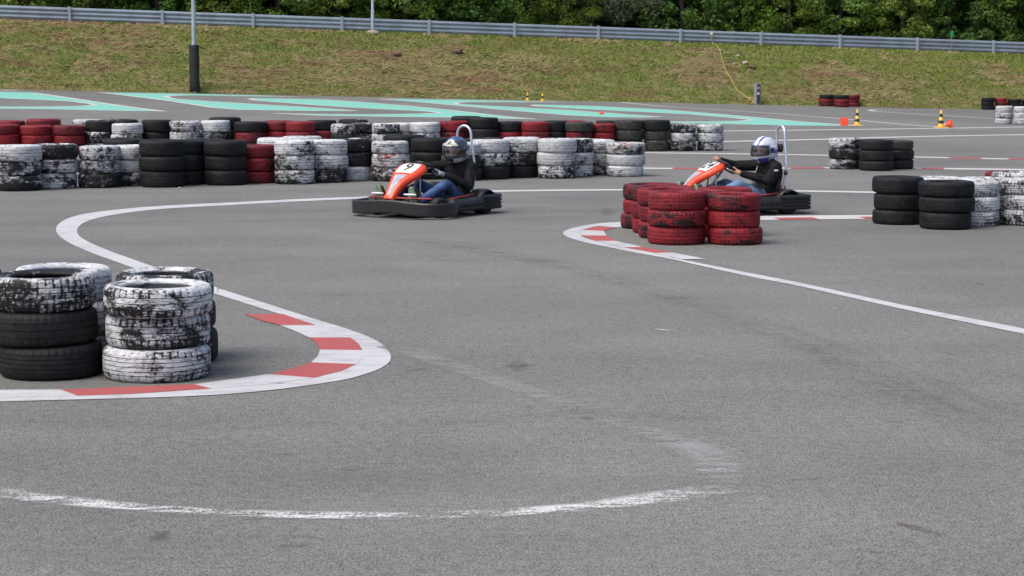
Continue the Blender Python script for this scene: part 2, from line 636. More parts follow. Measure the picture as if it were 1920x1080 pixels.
def mat_visor():
    t = NT('clear_visor')
    t.base((0.30, 0.34, 0.40))
    t.rough(0.06)
    tr = t.n('ShaderNodeBsdfTransparent')
    tr.inputs[0].default_value = (0.80, 0.83, 0.88, 1)
    gl = t.n('ShaderNodeBsdfGlossy')
    gl.inputs['Roughness'].default_value = 0.08
    gl.inputs[0].default_value = (0.9, 0.95, 1, 1)
    mx = t.n('ShaderNodeMixShader')
    fr = t.n('ShaderNodeFresnel')
    fr.inputs[0].default_value = 1.5
    t.l(t.math('ADD', fr.outputs[0], 0.04), mx.inputs[0])
    t.l(tr.outputs[0], mx.inputs[1])
    t.l(gl.outputs[0], mx.inputs[2])
    t.l(mx.outputs[0], t.out.inputs[0])
    return t.m


M['visor'] = mat_visor()

# ================================================================== THE SETTING
# ---- asphalt ground: one sheet to beyond the foot of the bank
xs = [-160, -90] + [x for x in range(-60, 62, 4)] + [90, 160]
ys = list(range(-60, 40, 5)) + [40 + 0.75 * i for i in range(0, 58)] + [90, 100, 115, 130]
V, F = [], []
for y in ys:
    for x in xs:
        V.append((x, y, hgt(x, y)))
nx = len(xs)
for j in range(len(ys) - 1):
    for i in range(nx - 1):
        F.append((j * nx + i, j * nx + i + 1, (j + 1) * nx + i + 1, (j + 1) * nx + i))
asphalt = tag(obj('asphalt_ground', V, F, M['asphalt']), kind='structure')
asphalt['label'] = 'grey asphalt of the kart circuit'


# ---- the grass bank
def edge_y(X):                      # foot of the bank
    return 86.15 + 0.252 * X


def rail_y(X):
    return 92.8 + 0.236 * X


def rail_z(X):
    return 2.88 - 0.0315 * X


def vnoise(x, y, seed=0):
    """cheap smooth value noise"""
    def h(i, j):
        n = math.sin(i * 127.1 + j * 311.7 + seed * 74.7) * 43758.5453
        return n - math.floor(n)
    i, j = math.floor(x), math.floor(y)
    fx, fy = x - i, y - j
    fx, fy = fx * fx * (3 - 2 * fx), fy * fy * (3 - 2 * fy)
    a = h(i, j) * (1 - fx) + h(i + 1, j) * fx
    b = h(i, j + 1) * (1 - fx) + h(i + 1, j + 1) * fx
    return a * (1 - fy) + b * fy


def bank_pt(X, v):
    """v 0..1 from the foot of the bank to the crest by the rail, beyond 1 the plateau"""
    ye, yr = edge_y(X), rail_y(X) + 0.6
    ze = hgt(X, ye)
    zr = rail_z(X)
    if v <= 1:
        Y = ye + (yr - ye) * v
        s = v / 0.88
        k = 1.0 if s >= 1 else (1 - (1 - s) ** 1.35)
        # a short rounded foot
        k = min(k, 1.0)
        z = ze - 0.03 + (zr - ze + 0.03) * k
        amp = math.sin(min(1, v * 1.15) * math.pi) if v < 0.87 else 0.1
        z += 0.30 * amp * (vnoise(X * 0.45, v * 5, 1) - 0.5) + 0.12 * amp * (vnoise(X * 1.7, v * 14, 2) - 0.5)
        return Vector((X, Y, z))
    Y = yr + (v - 1) * 60
    return Vector((X, Y, zr + (v - 1) * 3.0))


bx = [-150, -110, -80] + [-50 + 0.5 * i for i in range(0, 221)] + [90, 120, 160]
bv = [i / 30 for i in range(31)] + [1.03, 1.1, 1.3, 1.7, 2.2, 3.0, 4.0]
V, F = [], []
for v in bv:
    for X in bx:
        V.append(bank_pt(X, v))
nx = len(bx)
for j in range(len(bv) - 1):
    for i in range(nx - 1):
        F.append((j * nx + i, j * nx + i + 1, (j + 1) * nx + i + 1, (j + 1) * nx + i))
bank = obj('grass_bank', V, F, [M['bank'], M['forest_floor']])
mi = np.zeros(len(F), dtype=np.int32)
mi[(nx - 1) * 31:] = 1
bank.data.polygons.foreach_set('material_index', mi)
tag(bank, 'mown grass bank rising behind the asphalt', kind='structure')


# ---- grass blades and cut hay on the bank
def make_blades(n):
    P = np.zeros((n * 3, 3))
    Cc = np.zeros((n * 3, 4))
    Cc[:, 3] = 1
    k = 0
    for i in range(n):
        X = random.uniform(-32, 36)
        v = random.random() ** 0.9 * 1.0
        a = vnoise(X * 0.35, v * 4.5, 5) * 0.6 + vnoise(X * 1.1, v * 13, 6) * 0.4
        b = vnoise(X * 0.6, v * 8, 9)
        if v < 0.07:
            a -= 0.22
        p = bank_pt(X, v)
        u = random.random()
        if a < 0.50:                # growing grass
            g = random.random()
            col = (0.095 + 0.095 * g, 0.160 + 0.110 * g, 0.020 + 0.026 * g)
            up, L, w = random.uniform(0.3, 1.0), random.uniform(0.07, 0.17), 0.014
            if u < 0.18:
                col = (0.26, 0.23, 0.10)
        elif a < 0.545 or b < 0.40:  # cut hay
            g = random.random()
            col = (0.24 + 0.21 * g, 0.20 + 0.17 * g, 0.10 + 0.095 * g)
            up, L, w = random.uniform(0.02, 0.35), random.uniform(0.12, 0.32), 0.013
            if u < 0.30:
                col = (0.10, 0.14, 0.028)
        else:                       # thin patches with bare soil
            if u < 0.5:
                continue
            g = random.random()
            col = (0.20 + 0.12 * g, 0.135 + 0.085 * g, 0.080 + 0.055 * g)
            up, L, w = random.uniform(0.02, 0.3), random.uniform(0.12, 0.3), 0.018
        th = random.gauss(0, 0.75) + (math.pi if random.random() < 0.5 else 0)
        d = Vector((math.cos(th), 0.7 * math.sin(th), up + 0.3 * math.sin(th))).normalized() * L
        sd = Vector((-math.sin(th), math.cos(th), 0.35)) * w
        P[k] = p - sd
        P[k + 1] = p + sd
        P[k + 2] = p + d + Vector((0, 0, 0.015))
        Cc[k:k + 3, :3] = col
        k += 3
    P, Cc = P[:k], Cc[:k]
    me = bpy.data.meshes.new('bank_grass')
    nt = k // 3
    me.vertices.add(k)
    me.vertices.foreach_set('co', P.ravel())
    me.loops.add(k)
    me.loops.foreach_set('vertex_index', np.arange(k, dtype=np.int32))
    me.polygons.add(nt)
    me.polygons.foreach_set('loop_start', np.arange(0, k, 3, dtype=np.int32))
    me.polygons.foreach_set('loop_total', np.full(nt, 3, dtype=np.int32))
    me.update()
    at = me.color_attributes.new('tint', 'FLOAT_COLOR', 'POINT')
    at.data.foreach_set('color', Cc.ravel())
    me.materials.append(M['blades'])
    o = link(bpy.data.objects.new('bank_grass', me))
    return o


tag(make_blades(130000), 'green grass and pale cut hay covering the bank', 'grass', kind='stuff')


# ================================================================== ROAD MARKINGS (parts of the asphalt)
LAYER = 0.004


def paint_poly(name, pts, mat, lift=1, world=False):
    P = [Vector(p) for p in pts] if world else [ground(*p) for p in pts]
    bm = bmesh.new()
    vs_ = [bm.verts.new((p.x, p.y, 0)) for p in P]
    es = []
    for i in range(len(vs_)):
        try:
            es.append(bm.edges.new((vs_[i], vs_[(i + 1) % len(vs_)])))
        except ValueError:
            pass
    bmesh.ops.triangle_fill(bm, use_beauty=True, use_dissolve=False, edges=es)
    for _ in range(5):
        long = [e for e in bm.edges if e.calc_length() > 1.6 and max(v.co.y for v in e.verts) > 40]
        if not long:
            break
        bmesh.ops.subdivide_edges(bm, edges=long, cuts=1, use_grid_fill=False)
        bmesh.ops.triangulate(bm, faces=[f for f in bm.faces if len(f.verts) > 3])
    for v in bm.verts:
        v.co.z = hgt(v.co.x, v.co.y) + LAYER * lift
    for f in bm.faces:
        f.normal_update()
    o = bm_obj(name, bm, mat, asphalt)
    me = o.data
    if len(me.polygons) and sum(p.normal.z * p.area for p in me.polygons) < 0:
        me.flip_normals()
    at = me.attributes.new('edge', 'FLOAT', 'POINT')
    at.data.foreach_set('value', np.ones(len(me.vertices)))
    return o


def strip(name, A, B, mat, lift=1, n=None):
    """band between two world polylines"""
    n = n or len(A)
    V, F = [], []
    for a, b in zip(A, B):
        for p in (a, b):
            V.append((p.x, p.y, hgt(p.x, p.y) + LAYER * lift))
    for i in range(n - 1):
        F.append((2 * i, 2 * i + 1, 2 * i + 3, 2 * i + 2))
    o = obj(name, V, F, mat, asphalt, smooth=False)
    if sum(p.normal.z for p in o.data.polygons) < 0:
        o.data.flip_normals()
    return o


def edge_pair(outer, inner, n=70, it=3):
    A = smooth_path([ground(*p) for p in outer], n, it)
    B = smooth_path([ground(*p) for p in inner], n, it)
    return A, B


def line(name, pts, width, mat, lift=1, soft=False, sm=True, world=False):
    """painted line along a centre path; width in metres, may be a list"""
    P = [Vector(p) for p in pts] if world else [ground(*p) for p in pts]
    L = sum((a - b).length for a, b in zip(P, P[1:]))
    n = max(10, int(L / 0.35))
    Q = smooth_path(P, n, 3) if sm else resample(P, n)
    V, F, E = [], [], []
    cols = (-1, -0.5, 0.5, 1) if soft else (-1, 1)
    m = len(cols)
    for i, p in enumerate(Q):
        t = (Q[min(i + 1, n - 1)] - Q[max(i - 1, 0)])
        t.z = 0
        t.normalize()
        nn = Vector((-t.y, t.x, 0))
        if isinstance(width, (list, tuple)):
            f = i / (n - 1) * (len(width) - 1)
            k = min(int(f), len(width) - 2)
            w = width[k] + (width[k + 1] - width[k]) * (f - k)
        else:
            w = width
        for c in cols:
            q = p + nn * (c * w / 2)
            V.append((q.x, q.y, hgt(q.x, q.y) + LAYER * lift))
            e = 0.0 if (soft and abs(c) == 1) else 1.0
            if soft and (i == 0 or i == n - 1):
                e = 0.0
            E.append(e)
    for i in range(n - 1):
        for c in range(m - 1):
            F.append((i * m + c + 1, i * m + c, (i + 1) * m + c, (i + 1) * m + c + 1))
    o = obj(name, V, F, mat, asphalt, smooth=False)
    if sum(p.normal.z for p in o.data.polygons) < 0:
        o.data.flip_normals()
    at = o.data.attributes.new('edge', 'FLOAT', 'POINT')
    at.data.foreach_set('value', np.array(E, dtype=np.float32))
    return o


# -- hairpin with the tyre group: sweeping white band
A1, B1 = edge_pair(
    [(690, 368.8), (560, 373.7), (440, 379.7), (300, 386.5), (215, 394), (160, 401), (125, 411), (107, 424), (107, 438), (125, 453), (165, 472), (220, 492), (300, 521), (408, 553)],
    [(690, 372.5), (560, 378), (440, 384.5), (300, 392.5), (215, 403), (170, 413), (149, 424), (145, 438), (160, 451), (200, 469), (258, 490), (320, 511.5), (410, 541)], 110)
# the two edges swap sides across the bend only in name; keep A outside, B inside
strip('white_line', A1, B1, M['white_paint'], 1)
line('white_line', [(893, 359.3), (1000, 357.5), (1100, 356.5), (1170, 356.2), (1300, 356.3), (1500, 358.3), (1635, 361), (1800, 364)], 0.30, M['far_white'], 1)
A2, B2 = edge_pair(
    [(408, 541), (500, 570), (590, 599), (640, 614), (680, 628), (708, 641), (726, 656), (733, 671), (727, 683), (708, 694), (680, 704), (640, 714), (560, 726), (480, 735.5), (400, 741.5), (300, 746), (150, 750), (0, 754), (-70, 755)],
    [(408, 553), (500, 582), (560, 600), (594, 611), (630, 622), (657, 634), (672, 645), (680, 658), (678, 672), (668, 684), (640, 697), (588, 710), (500, 722), (397, 730), (250, 740), (145, 743.5), (0, 746.5), (-70, 747.5)], 220, 3)
B2 = [b if i < 48 else b + (b - a).normalized() * 0.035 for i, (a, b) in enumerate(zip(A2, B2))]
strip('white_line', A2, B2, M['white_paint'], 1)
KERB = [
    ('red_kerb_block', [(458, 590), (531, 590), (560, 600), (594, 611), (525, 611), (490, 602)]),
    ('white_kerb_block', [(525, 611), (594, 611), (630, 622), (657, 634), (580, 634), (553, 622)]),
    ('red_kerb_block', [(580, 634), (657, 634), (672, 645), (680, 658), (600, 657), (594, 645)]),
    ('white_kerb_block', [(600, 657), (680, 658), (678, 672), (668, 684), (583, 681), (596, 669)]),
    ('red_kerb_block', [(583, 681), (668, 684), (640, 697), (588, 710), (505, 703), (550, 692)]),
    ('white_kerb_block', [(505, 703), (588, 710), (500, 722), (397, 730), (364, 722), (430, 713)]),
    ('red_kerb_block', [(113, 732), (364, 722), (397, 730), (250, 740), (145, 743.5)]),
    ('white_kerb_block', [(-70, 733), (113, 732), (145, 743.5), (0, 746.5), (-70, 747.5)]),
]
for nm, pts in KERB:
    paint_poly(nm, pts, M['red_paint' if 'red' in nm else 'white_paint'], 1.35)
# -- apex by the red tyre group and the diagonal line
A3, B3 = edge_pair(
    [(1230, 412), (1165, 416.5), (1120, 419.5), (1080, 426.5), (1058, 434), (1057, 440), (1068, 446.5), (1095, 454.5), (1140, 464), (1200, 476), (1260, 487), (1400, 518), (1500, 537.5), (1700, 582), (1920, 627), (2060, 657)],
    [(1230, 414.5), (1165, 420.5), (1120, 424.5), (1096, 430.5), (1087, 436), (1088, 442), (1100, 447.5), (1120, 453), (1170, 464.5), (1228, 475), (1278, 487), (1400, 511.5), (1500, 531), (1700, 574), (1920, 617), (2060, 646)], 120, 2)
strip('white_line', A3, B3, M['white_paint'], 1)
KERB2 = [
    ('white_kerb_block', [(1120, 424.5), (1165, 420.5), (1230, 414.5), (1230, 418), (1165, 427.2), (1155, 427.2)]),
    ('red_kerb_block', [(1093, 432.3), (1118, 425.5), (1155, 427.2), (1132, 433.6)]),
    ('white_kerb_block', [(1087, 436), (1093, 432.3), (1132, 433.6), (1137, 442.5), (1088, 442)]),
    ('red_kerb_block', [(1088, 442), (1137, 442.5), (1153, 452.3), (1118, 452.5)]),
    ('white_kerb_block', [(1118, 452.5), (1153, 452.3), (1204, 463.7), (1170, 464.5)]),
    ('red_kerb_block', [(1170, 464.5), (1204, 463.7), (1262, 474.5), (1228, 475)]),
    ('white_kerb_block', [(1228, 475), (1262, 474.5), (1324, 486.6), (1278, 487)]),
]
for nm, pts in KERB2:
    paint_poly(nm, pts, M['red_paint' if 'red' in nm else 'white_paint'], 1.35)


def kerb_line(pts, w, breaks, lift=1):
    """far kerb drawn as a line of alternating red and white blocks: breaks = [(x0, x1, colour)]"""
    for x0, x1, c in breaks:
        sub = []
        for i in range(7):
            x = x0 + (x1 - x0) * i / 6
            for a, b in zip(pts, pts[1:]):
                if a[0] <= x <= b[0]:
                    f = (x - a[0]) / (b[0] - a[0])
                    sub.append((x, a[1] + (b[1] - a[1]) * f))
                    break
        if len(sub) > 2:
            line('red_kerb_block' if c == 'r' else 'white_kerb_block', sub, w, M['red_paint' if c == 'r' else 'far_white'], lift, sm=False)


line('white_line', [(1405, 408.2), (1500, 406.3), (1640, 405.3), (1720, 405)], 0.26, M['far_white'], 1)
kerb_line([(1400, 411.5), (1500, 410), (1640, 408.5), (1720, 408)], 0.30, [(1405, 1455, 'w'), (1455, 1530, 'r'), (1530, 1616, 'w'), (1616, 1700, 'r')])
kerb_line([(1150, 315.3), (1280, 316.4), (1560, 315), (1712, 315.8), (1930, 318.5), (2000, 319)], 0.42,
          [(1160, 1261, 'w'), (1261, 1312, 'r'), (1312, 1480, 'w'), (1480, 1546, 'r'), (1546, 1728, 'w'), (1728, 1770, 'r'), (1770, 1990, 'w')])
line('white_line', [(1197, 286.5), (1360, 288.5), (1560, 291.5), (1715, 294.5), (1780, 296.2)], 0.36, M['far_white'], 1)
kerb_line([(1780, 296.4), (1920, 298.8), (2000, 300)], 0.42, [(1780, 1840, 'r'), (1840, 1890, 'w'), (1890, 1990, 'r')])
line('white_line', [(1350, 265.8), (1460, 263.3), (1560, 261), (1700, 256.7), (1920, 252.6), (2000, 251)], 0.42, M['far_white'], 1)
line('white_line', [(1340, 246), (1560, 243.5), (1740, 241), (1920, 238.5), (2000, 237.5)], 0.42, M['far_white'], 1)
line('white_line', [(1155, 190.5), (1235, 199), (1300, 203), (1450, 213), (1575, 222.5), (1690, 233), (1770, 238.5)], 0.20, M['far_white'], 1)
line('white_line', [(1775, 207.8), (1700, 206.3), (1650, 205.6), (1631, 206.6), (1645, 209), (1700, 212.5), (1780, 217.5), (1868, 223)], 0.24, M['far_white'], 1)
line('white_line', [(0, 168.3), (32, 169.6)], 0.7, M['far_white'], 1)
line('white_line', [(-60, 167), (0, 168.3)], 0.7, M['far_white'], 1)
# -- turquoise run-off bands with white borders
TURQ = [
    [(-60, 170.5), (60, 174), (130, 184), (195, 194), (250, 202), (310, 209), (230, 208), (100, 205), (-60, 203), (-60, 200.5), (90, 200.5), (150, 199.5), (175, 197.7), (178, 196.5), (168, 194.5), (130, 190), (0, 184), (-60, 181.5)],
    [(185, 173.5), (350, 176.2), (480, 179), (560, 181.5), (480, 181), (350, 178.8), (318, 180.3), (310, 182), (325, 185.5), (400, 191), (500, 197), (600, 203), (667, 208), (640, 208.6), (550, 207.8), (450, 206), (400, 202), (330, 191), (250, 181)],
    [(468, 186), (480, 184.5), (600, 186.5), (680, 192), (760, 198.5), (840, 206.5), (880, 211), (940, 218), (1005, 224), (930, 222.6), (840, 220.6), (700, 218.6), (600, 217), (512, 213), (600, 214.4), (700, 215), (790, 213.6), (828, 212), (800, 209), (700, 204), (600, 198), (560, 195), (480, 188.5)],
    [(710, 185.5), (860, 187.5), (980, 190), (1060, 191.6), (980, 192), (880, 191.6), (852, 193), (860, 195.5), (960, 201), (1060, 206.5), (1150, 213), (1240, 219.5), (1200, 220.5), (1140, 220), (1075, 217), (980, 209), (900, 202), (800, 193)],
    [(997, 198), (1010, 196.5), (1100, 198.5), (1240, 205.5), (1350, 214.5), (1420, 221), (1500, 228.5), (1570, 233.5), (1620, 236.6), (1480, 235.6), (1360, 232.6), (1250, 230.2), (1240, 228.4), (1330, 228.2), (1390, 227.2), (1412, 225.2), (1380, 221.5), (1300, 215), (1200, 210), (1100, 205), (1010, 200)],
]
for pts in TURQ:
    paint_poly('turquoise_band', pts, M['turquoise'], 1)
    line('white_border_line', pts + [pts[0]], 0.22, M['far_white'], 2, sm=False)
# -- worn old lines, traces, scratches and stains in the foreground
line('worn_line', [(-70, 916), (0, 930), (100, 945), (200, 953), (350, 962), (520, 970), (700, 974), (850, 972), (1000, 967), (1100, 962), (1200, 947), (1300, 927), (1345, 918), (1368, 911)],
     [0.20, 0.19, 0.17, 0.13, 0.16, 0.16, 0.16, 0.18, 0.24, 0.28], M['worn_white'], 1, soft=True)
line('faded_line', [(735, 648), (860, 690), (960, 725), (1080, 765), (1200, 803), (1290, 835), (1345, 862), (1368, 885), (1365, 905), (1350, 922)], 0.24, M['ghost'], 1, soft=True)
M['worn_light'] = mat_worn('thin_white_paint', (0.40, 0.40, 0.395), 0.40, 0.60, 0.45)
line('faded_line', [(1180, 798), (1290, 833), (1340, 858), (1364, 882), (1364, 903), (1345, 924)], [0.10, 0.20, 0.26, 0.26, 0.24, 0.16], M['worn_light'], 2, soft=True)
line('worn_line', [(1305, 885), (1335, 883.5), (1360, 881)], 0.07, M['worn_white'], 2, soft=True)
line('worn_line', [(1225, 617), (1258, 621)], 0.05, M['worn_white'], 1, soft=True)
line('brown_streak', [(1676, 981), (1715, 990), (1775, 1008)], [0.03, 0.08, 0.03], M['stain_brown'], 1, soft=True)


def stain(c, rx, ry, mat, seed=1):
    p = ground(*c)
    V, F, E = [(p.x, p.y, hgt(p.x, p.y) + LAYER)], [], [1.0]
    n = 26
    for ring, e in ((0.55, 0.8), (1.0, 0.0)):
        for k in range(n):
            a = 2 * math.pi * k / n
            j = 0.75 + 0.5 * vnoise(3 * math.cos(a) + 9, 3 * math.sin(a) + 9, seed)
            V.append((p.x + rx * ring * j * math.cos(a), p.y + ry * ring * j * math.sin(a), hgt(p.x, p.y) + LAYER))
            E.append(e)
    for k in range(n):
        l = (k + 1) % n
        F.append((0, 1 + k, 1 + l))
        F.append((1 + k, 1 + n + k, 1 + n + l, 1 + l))
    o = obj('dark_stain', V, F, mat, asphalt, smooth=False)
    at = o.data.attributes.new('edge', 'FLOAT', 'POINT')
    at.data.foreach_set('value', np.array(E, dtype=np.float32))


stain((970, 687), 0.075, 0.26, M['stain_dark'], 1)
stain((1140, 398), 0.10, 0.7, M['stain_dark'], 2)
stain((300, 1005), 0.045, 0.12, M['stain_dark'], 3)
stain((935, 540), 0.42, 0.16, M['skid'], 4)
for pts, w in (([(480, 790), (700, 800), (900, 792), (1100, 770)], 0.16), ([(820, 745), (1000, 765), (1200, 782), (1400, 790)], 0.22),
               ([(736, 648), (752, 638), (764, 632)], 0.03), ([(250, 830), (420, 806), (560, 796)], 0.1)):
    line('rubber_mark', pts, w, M['skid'], 1, soft=True)
for k in range(4):
    o_ = k * 26 + (8 if k % 2 else 0)
    line('rubber_mark', [(600 + o_, 425 + o_ * 0.25), (800 + o_, 447 + o_ * 0.3), (1000 + o_, 480 + o_ * 0.4), (1300 + o_, 560 + o_ * 0.6), (1600 + o_, 660 + o_), (1960 + o_, 800 + o_ * 1.4)], 0.17, M['skid'], 1 + 0.2 * k, soft=True)
for k in range(26):
    x, y = random.uniform(250, 1850), random.uniform(480, 1040)
    L = random.uniform(20, 70)
    line('scuff_mark', [(x, y), (x + L * 0.5, y + random.uniform(-2, 3)), (x + L, y + random.uniform(-6, 8))], random.uniform(0.02, 0.05), M['stain_dark'], 1, soft=True)


# ================================================================== GUARD RAIL
PHI = math.atan(0.236)
rail = empty('guard_rail')
tag(rail, 'long grey galvanised steel guard rail with posts along the top of the grass bank', 'guard rail')
SP = 3.95
u0 = to_world(132, 43, 88.4).x
post_u = [u0 + (k - 3) * SP * math.cos(PHI) for k in range(18)]
# three-wave beam profile (depth towards the wood, height)
prof = []
for k in range(25):
    f = k / 24
    prof.append((0.040 * (0.5 - 0.5 * math.cos(2 * math.pi * 3 * f)), 0.08 + 0.55 * f))
beam_me = None
for i in range(len(post_u) - 1):
    x0, x1 = post_u[i], post_u[i + 1]
    V, F = [], []
    for X in (x0 + 0.004, x1 - 0.004):
        for d, z in prof:
            V.append((X, rail_y(X) + 0.06 - d, rail_z(X) + z))
    n = len(prof)
    for k in range(n - 1):
        F.append((k, k + n, k + n + 1, k + 1))
    # folded top lip so the edge has thickness
    b = len(V)
    for X in (x0 + 0.004, x1 - 0.004):
        V.append((X, rail_y(X) + 0.11, rail_z(X) + 0.635))
        V.append((X, rail_y(X) + 0.11, rail_z(X) + 0.60))
    F += [(n - 1, 2 * n - 1, b + 2, b), (b, b + 2, b + 3, b + 1)]
    obj('rail_beam', V, F, M['galv'], rail)
for X in post_u:
    z = rail_z(X)
    bm = bmesh.new()
    box_bm(0.11, 0.012, 0.95, 0.0, (0, -0.03, 0.20), bm=bm)
    box_bm(0.012, 0.085, 0.95, 0.0, (-0.049, 0.0185, 0.20), bm=bm)
    box_bm(0.012, 0.085, 0.95, 0.0, (0.049, 0.0185, 0.20), bm=bm)
    p = bm_obj('post', bm, M['galv_post'], rail, loc=(X, rail_y(X) - 0.035, z))
    p.rotation_euler = (0, 0, PHI)


# ================================================================== TREES behind the rail
def leaf_mesh(name, clumps, per, size, mat):
    """crown of small leaf faces; clumps = [(centre, radius)]"""
    n = len(clumps) * per
    c = np.repeat(np.array([[*q[0]] for q in clumps]), per, axis=0)
    r = np.repeat(np.array([q[1] for q in clumps]), per)
    d = rng.normal(size=(n, 3))
    d /= np.linalg.norm(d, axis=1)[:, None]
    rad = r * (rng.random(n) ** 0.45)
    p = c + d * rad[:, None] * np.array([1, 1, 0.75])
    p[:, 2] = np.maximum(p[:, 2], 0.03)
    nrm = d * 0.55 + rng.normal(size=(n, 3)) * 0.5 + np.array([-0.1, -0.35, 0.75])
    nrm /= np.linalg.norm(nrm, axis=1)[:, None]
    a = np.cross(nrm, rng.normal(size=(n, 3)))
    a /= np.linalg.norm(a, axis=1)[:, None]
    b = np.cross(nrm, a)
    s = size * (0.6 + 0.8 * rng.random(n))
    a *= s[:, None]
    b *= (s * 0.55)[:, None]
    P = np.empty((n, 4, 3))
    P[:, 0] = p - a
    P[:, 1] = p + b * 0.9 - a * 0.1 + nrm * (s * 0.15)[:, None]
    P[:, 2] = p + a
    P[:, 3] = p - b * 0.9 - a * 0.1 + nrm * (s * 0.15)[:, None]
    me = bpy.data.meshes.new(name)
    me.vertices.add(n * 4)
    me.vertices.foreach_set('co', P.ravel())
    me.loops.add(n * 4)
    me.loops.foreach_set('vertex_index', np.arange(n * 4, dtype=np.int32))
    me.polygons.add(n)
    me.polygons.foreach_set('loop_start', np.arange(0, n * 4, 4, dtype=np.int32))
    me.polygons.foreach_set('loop_total', np.full(n, 4, dtype=np.int32))
    me.update()
    ct = np.repeat(rng.random(len(clumps)), per)
    tone = np.clip(0.55 * ct + 0.45 * rng.random(n), 0, 1)
    at = me.attributes.new('tone', 'FLOAT', 'POINT')
    at.data.foreach_set('value', np.repeat(tone, 4).astype(np.float32))
    me.materials.append(mat)
    return me


def tree_variant(h, rx, mat, per=95, ncl=160, size=0.085, low=0.1, open_=0.0):
    """(trunk mesh, crown mesh): limbs first, leaf clumps set on the limb ends and round the crown"""
    V, F = [], []

    def add(path, rads, seg=7):
        v, f = tube(path, rads, seg)
        b = len(V)
        V.extend(v)
        F.extend([tuple(i + b for i in q) for q in f])
    trunk = [Vector((0, 0, -0.2))]
    for k in range(1, 7):
        trunk.append(Vector((random.uniform(-0.12, 0.12) * k * 0.5, random.uniform(-0.12, 0.12) * k * 0.5, h * 0.88 * k / 6)))
    add(trunk, [0.15, 0.13, 0.11, 0.085, 0.06, 0.035, 0.012])
    tips = []
    for k in range(22):
        f = random.uniform(0.06, 0.85)
        s = f * 6
        i = min(int(s), 5)
        p0 = trunk[i].lerp(trunk[i + 1], s - i)
        a = random.uniform(0, 2 * math.pi)
        L = rx * random.uniform(0.55, 1.0) * (1 - 0.55 * f)
        p2 = p0 + Vector((math.cos(a) * L, math.sin(a) * L, random.uniform(0.1, 0.9)))
        p1 = p0.lerp(p2, 0.5) + Vector((0, 0, random.uniform(0.0, 0.25)))
        add([p0, p1, p2], [0.045, 0.03, 0.01], 5)
        tips += [p1, p2]
    me_t = bpy.data.meshes.new('trunk')
    me_t.from_pydata([tuple(v) for v in V], [], F)
    me_t.polygons.foreach_set('use_smooth', [True] * len(me_t.polygons))
    me_t.materials.append(M['bark'])
    cl = []
    for p in tips:
        cl.append(((p.x, p.y, max(p.z, low)), random.uniform(0.35, 0.65)))
    while len(cl) < ncl:
        f = low / h + (1 - low / h) * random.random() ** 2.0
        a = random.uniform(0, 2 * math.pi)
        prof_ = math.sin(math.pi * (0.22 + 0.75 * f)) ** 0.7
        rr = rx * prof_ * random.uniform(0.55, 1.05)
        cl.append(((rr * math.cos(a), rr * math.sin(a), f * h), random.uniform(0.25, 0.6)))
    return me_t, leaf_mesh('crown', cl, per, size, mat)


variants = {
    'a': [tree_variant(8.0, 2.3, M['leaf_a']), tree_variant(7.4, 2.6, M['leaf_a'])],
    'b': [tree_variant(7.0, 2.2, M['leaf_b']), tree_variant(7.8, 2.4, M['leaf_b'])],
    'c': [tree_variant(9.0, 2.6, M['leaf_c'], size=0.11), tree_variant(8.4, 2.4, M['leaf_c'], size=0.11)],
    'd': [tree_variant(7.0, 2.1, M['leaf_d'], per=80, ncl=80, size=0.085, low=0.9)],
}
TL = {'a': 'mid-green leafy tree', 'b': 'bright yellow-green leafy tree', 'c': 'dark-leaved tree', 'd': 'grey-green fine-leaved tree'}
RANK = ('in the front rank of the wood close behind the guard rail', 'in the second rank of the wood behind the guard rail', 'in the rearmost rank of the wood behind the rail')


def plant(kind, X, dy, sc, rank=0):
    i = random.randrange(len(variants[kind]))
    mt, mc = variants[kind][i]
    Y = rail_y(X) + dy
    t = empty('leafy_tree', (X, Y, rail_z(X) + 0.1 + (dy / 60) * 3 * 0.8), random.uniform(0, 6.28))
    t.scale = (sc, sc, sc * random.uniform(0.9, 1.15))
    link(bpy.data.objects.new('trunk', mt), t)
    link(bpy.data.objects.new('crown', mc), t)
    tag(t, TL[kind] + ' ' + RANK[rank], 'tree', 'trees of the wood behind the guard rail')


X = -36.0
seq = 'abcaabacbabacabbcab'
k = 0
while X < 42:
    if abs(X - 5.2) < 1.4:
        plant('d', 5.2, 3.1, 1.0)
    else:
        plant(seq[k % len(seq)], X, random.uniform(2.6, 3.6), random.uniform(0.85, 1.15))
    X += random.uniform(2.3, 3.1)
    k += 1
X = -38.0
while X < 44:
    plant(random.choice('ccab'), X, random.uniform(5.6, 7.0), random.uniform(0.95, 1.25), 1)
    X += random.uniform(2.6, 3.4)
X = -40.0
while X < 47:
    plant('c', X, random.uniform(9.0, 11), random.uniform(1.0, 1.3), 2)
    X += random.uniform(3.0, 3.8)

# ================================================================== TYRES
NSEG_NEAR, NSEG_FAR = 168, 72


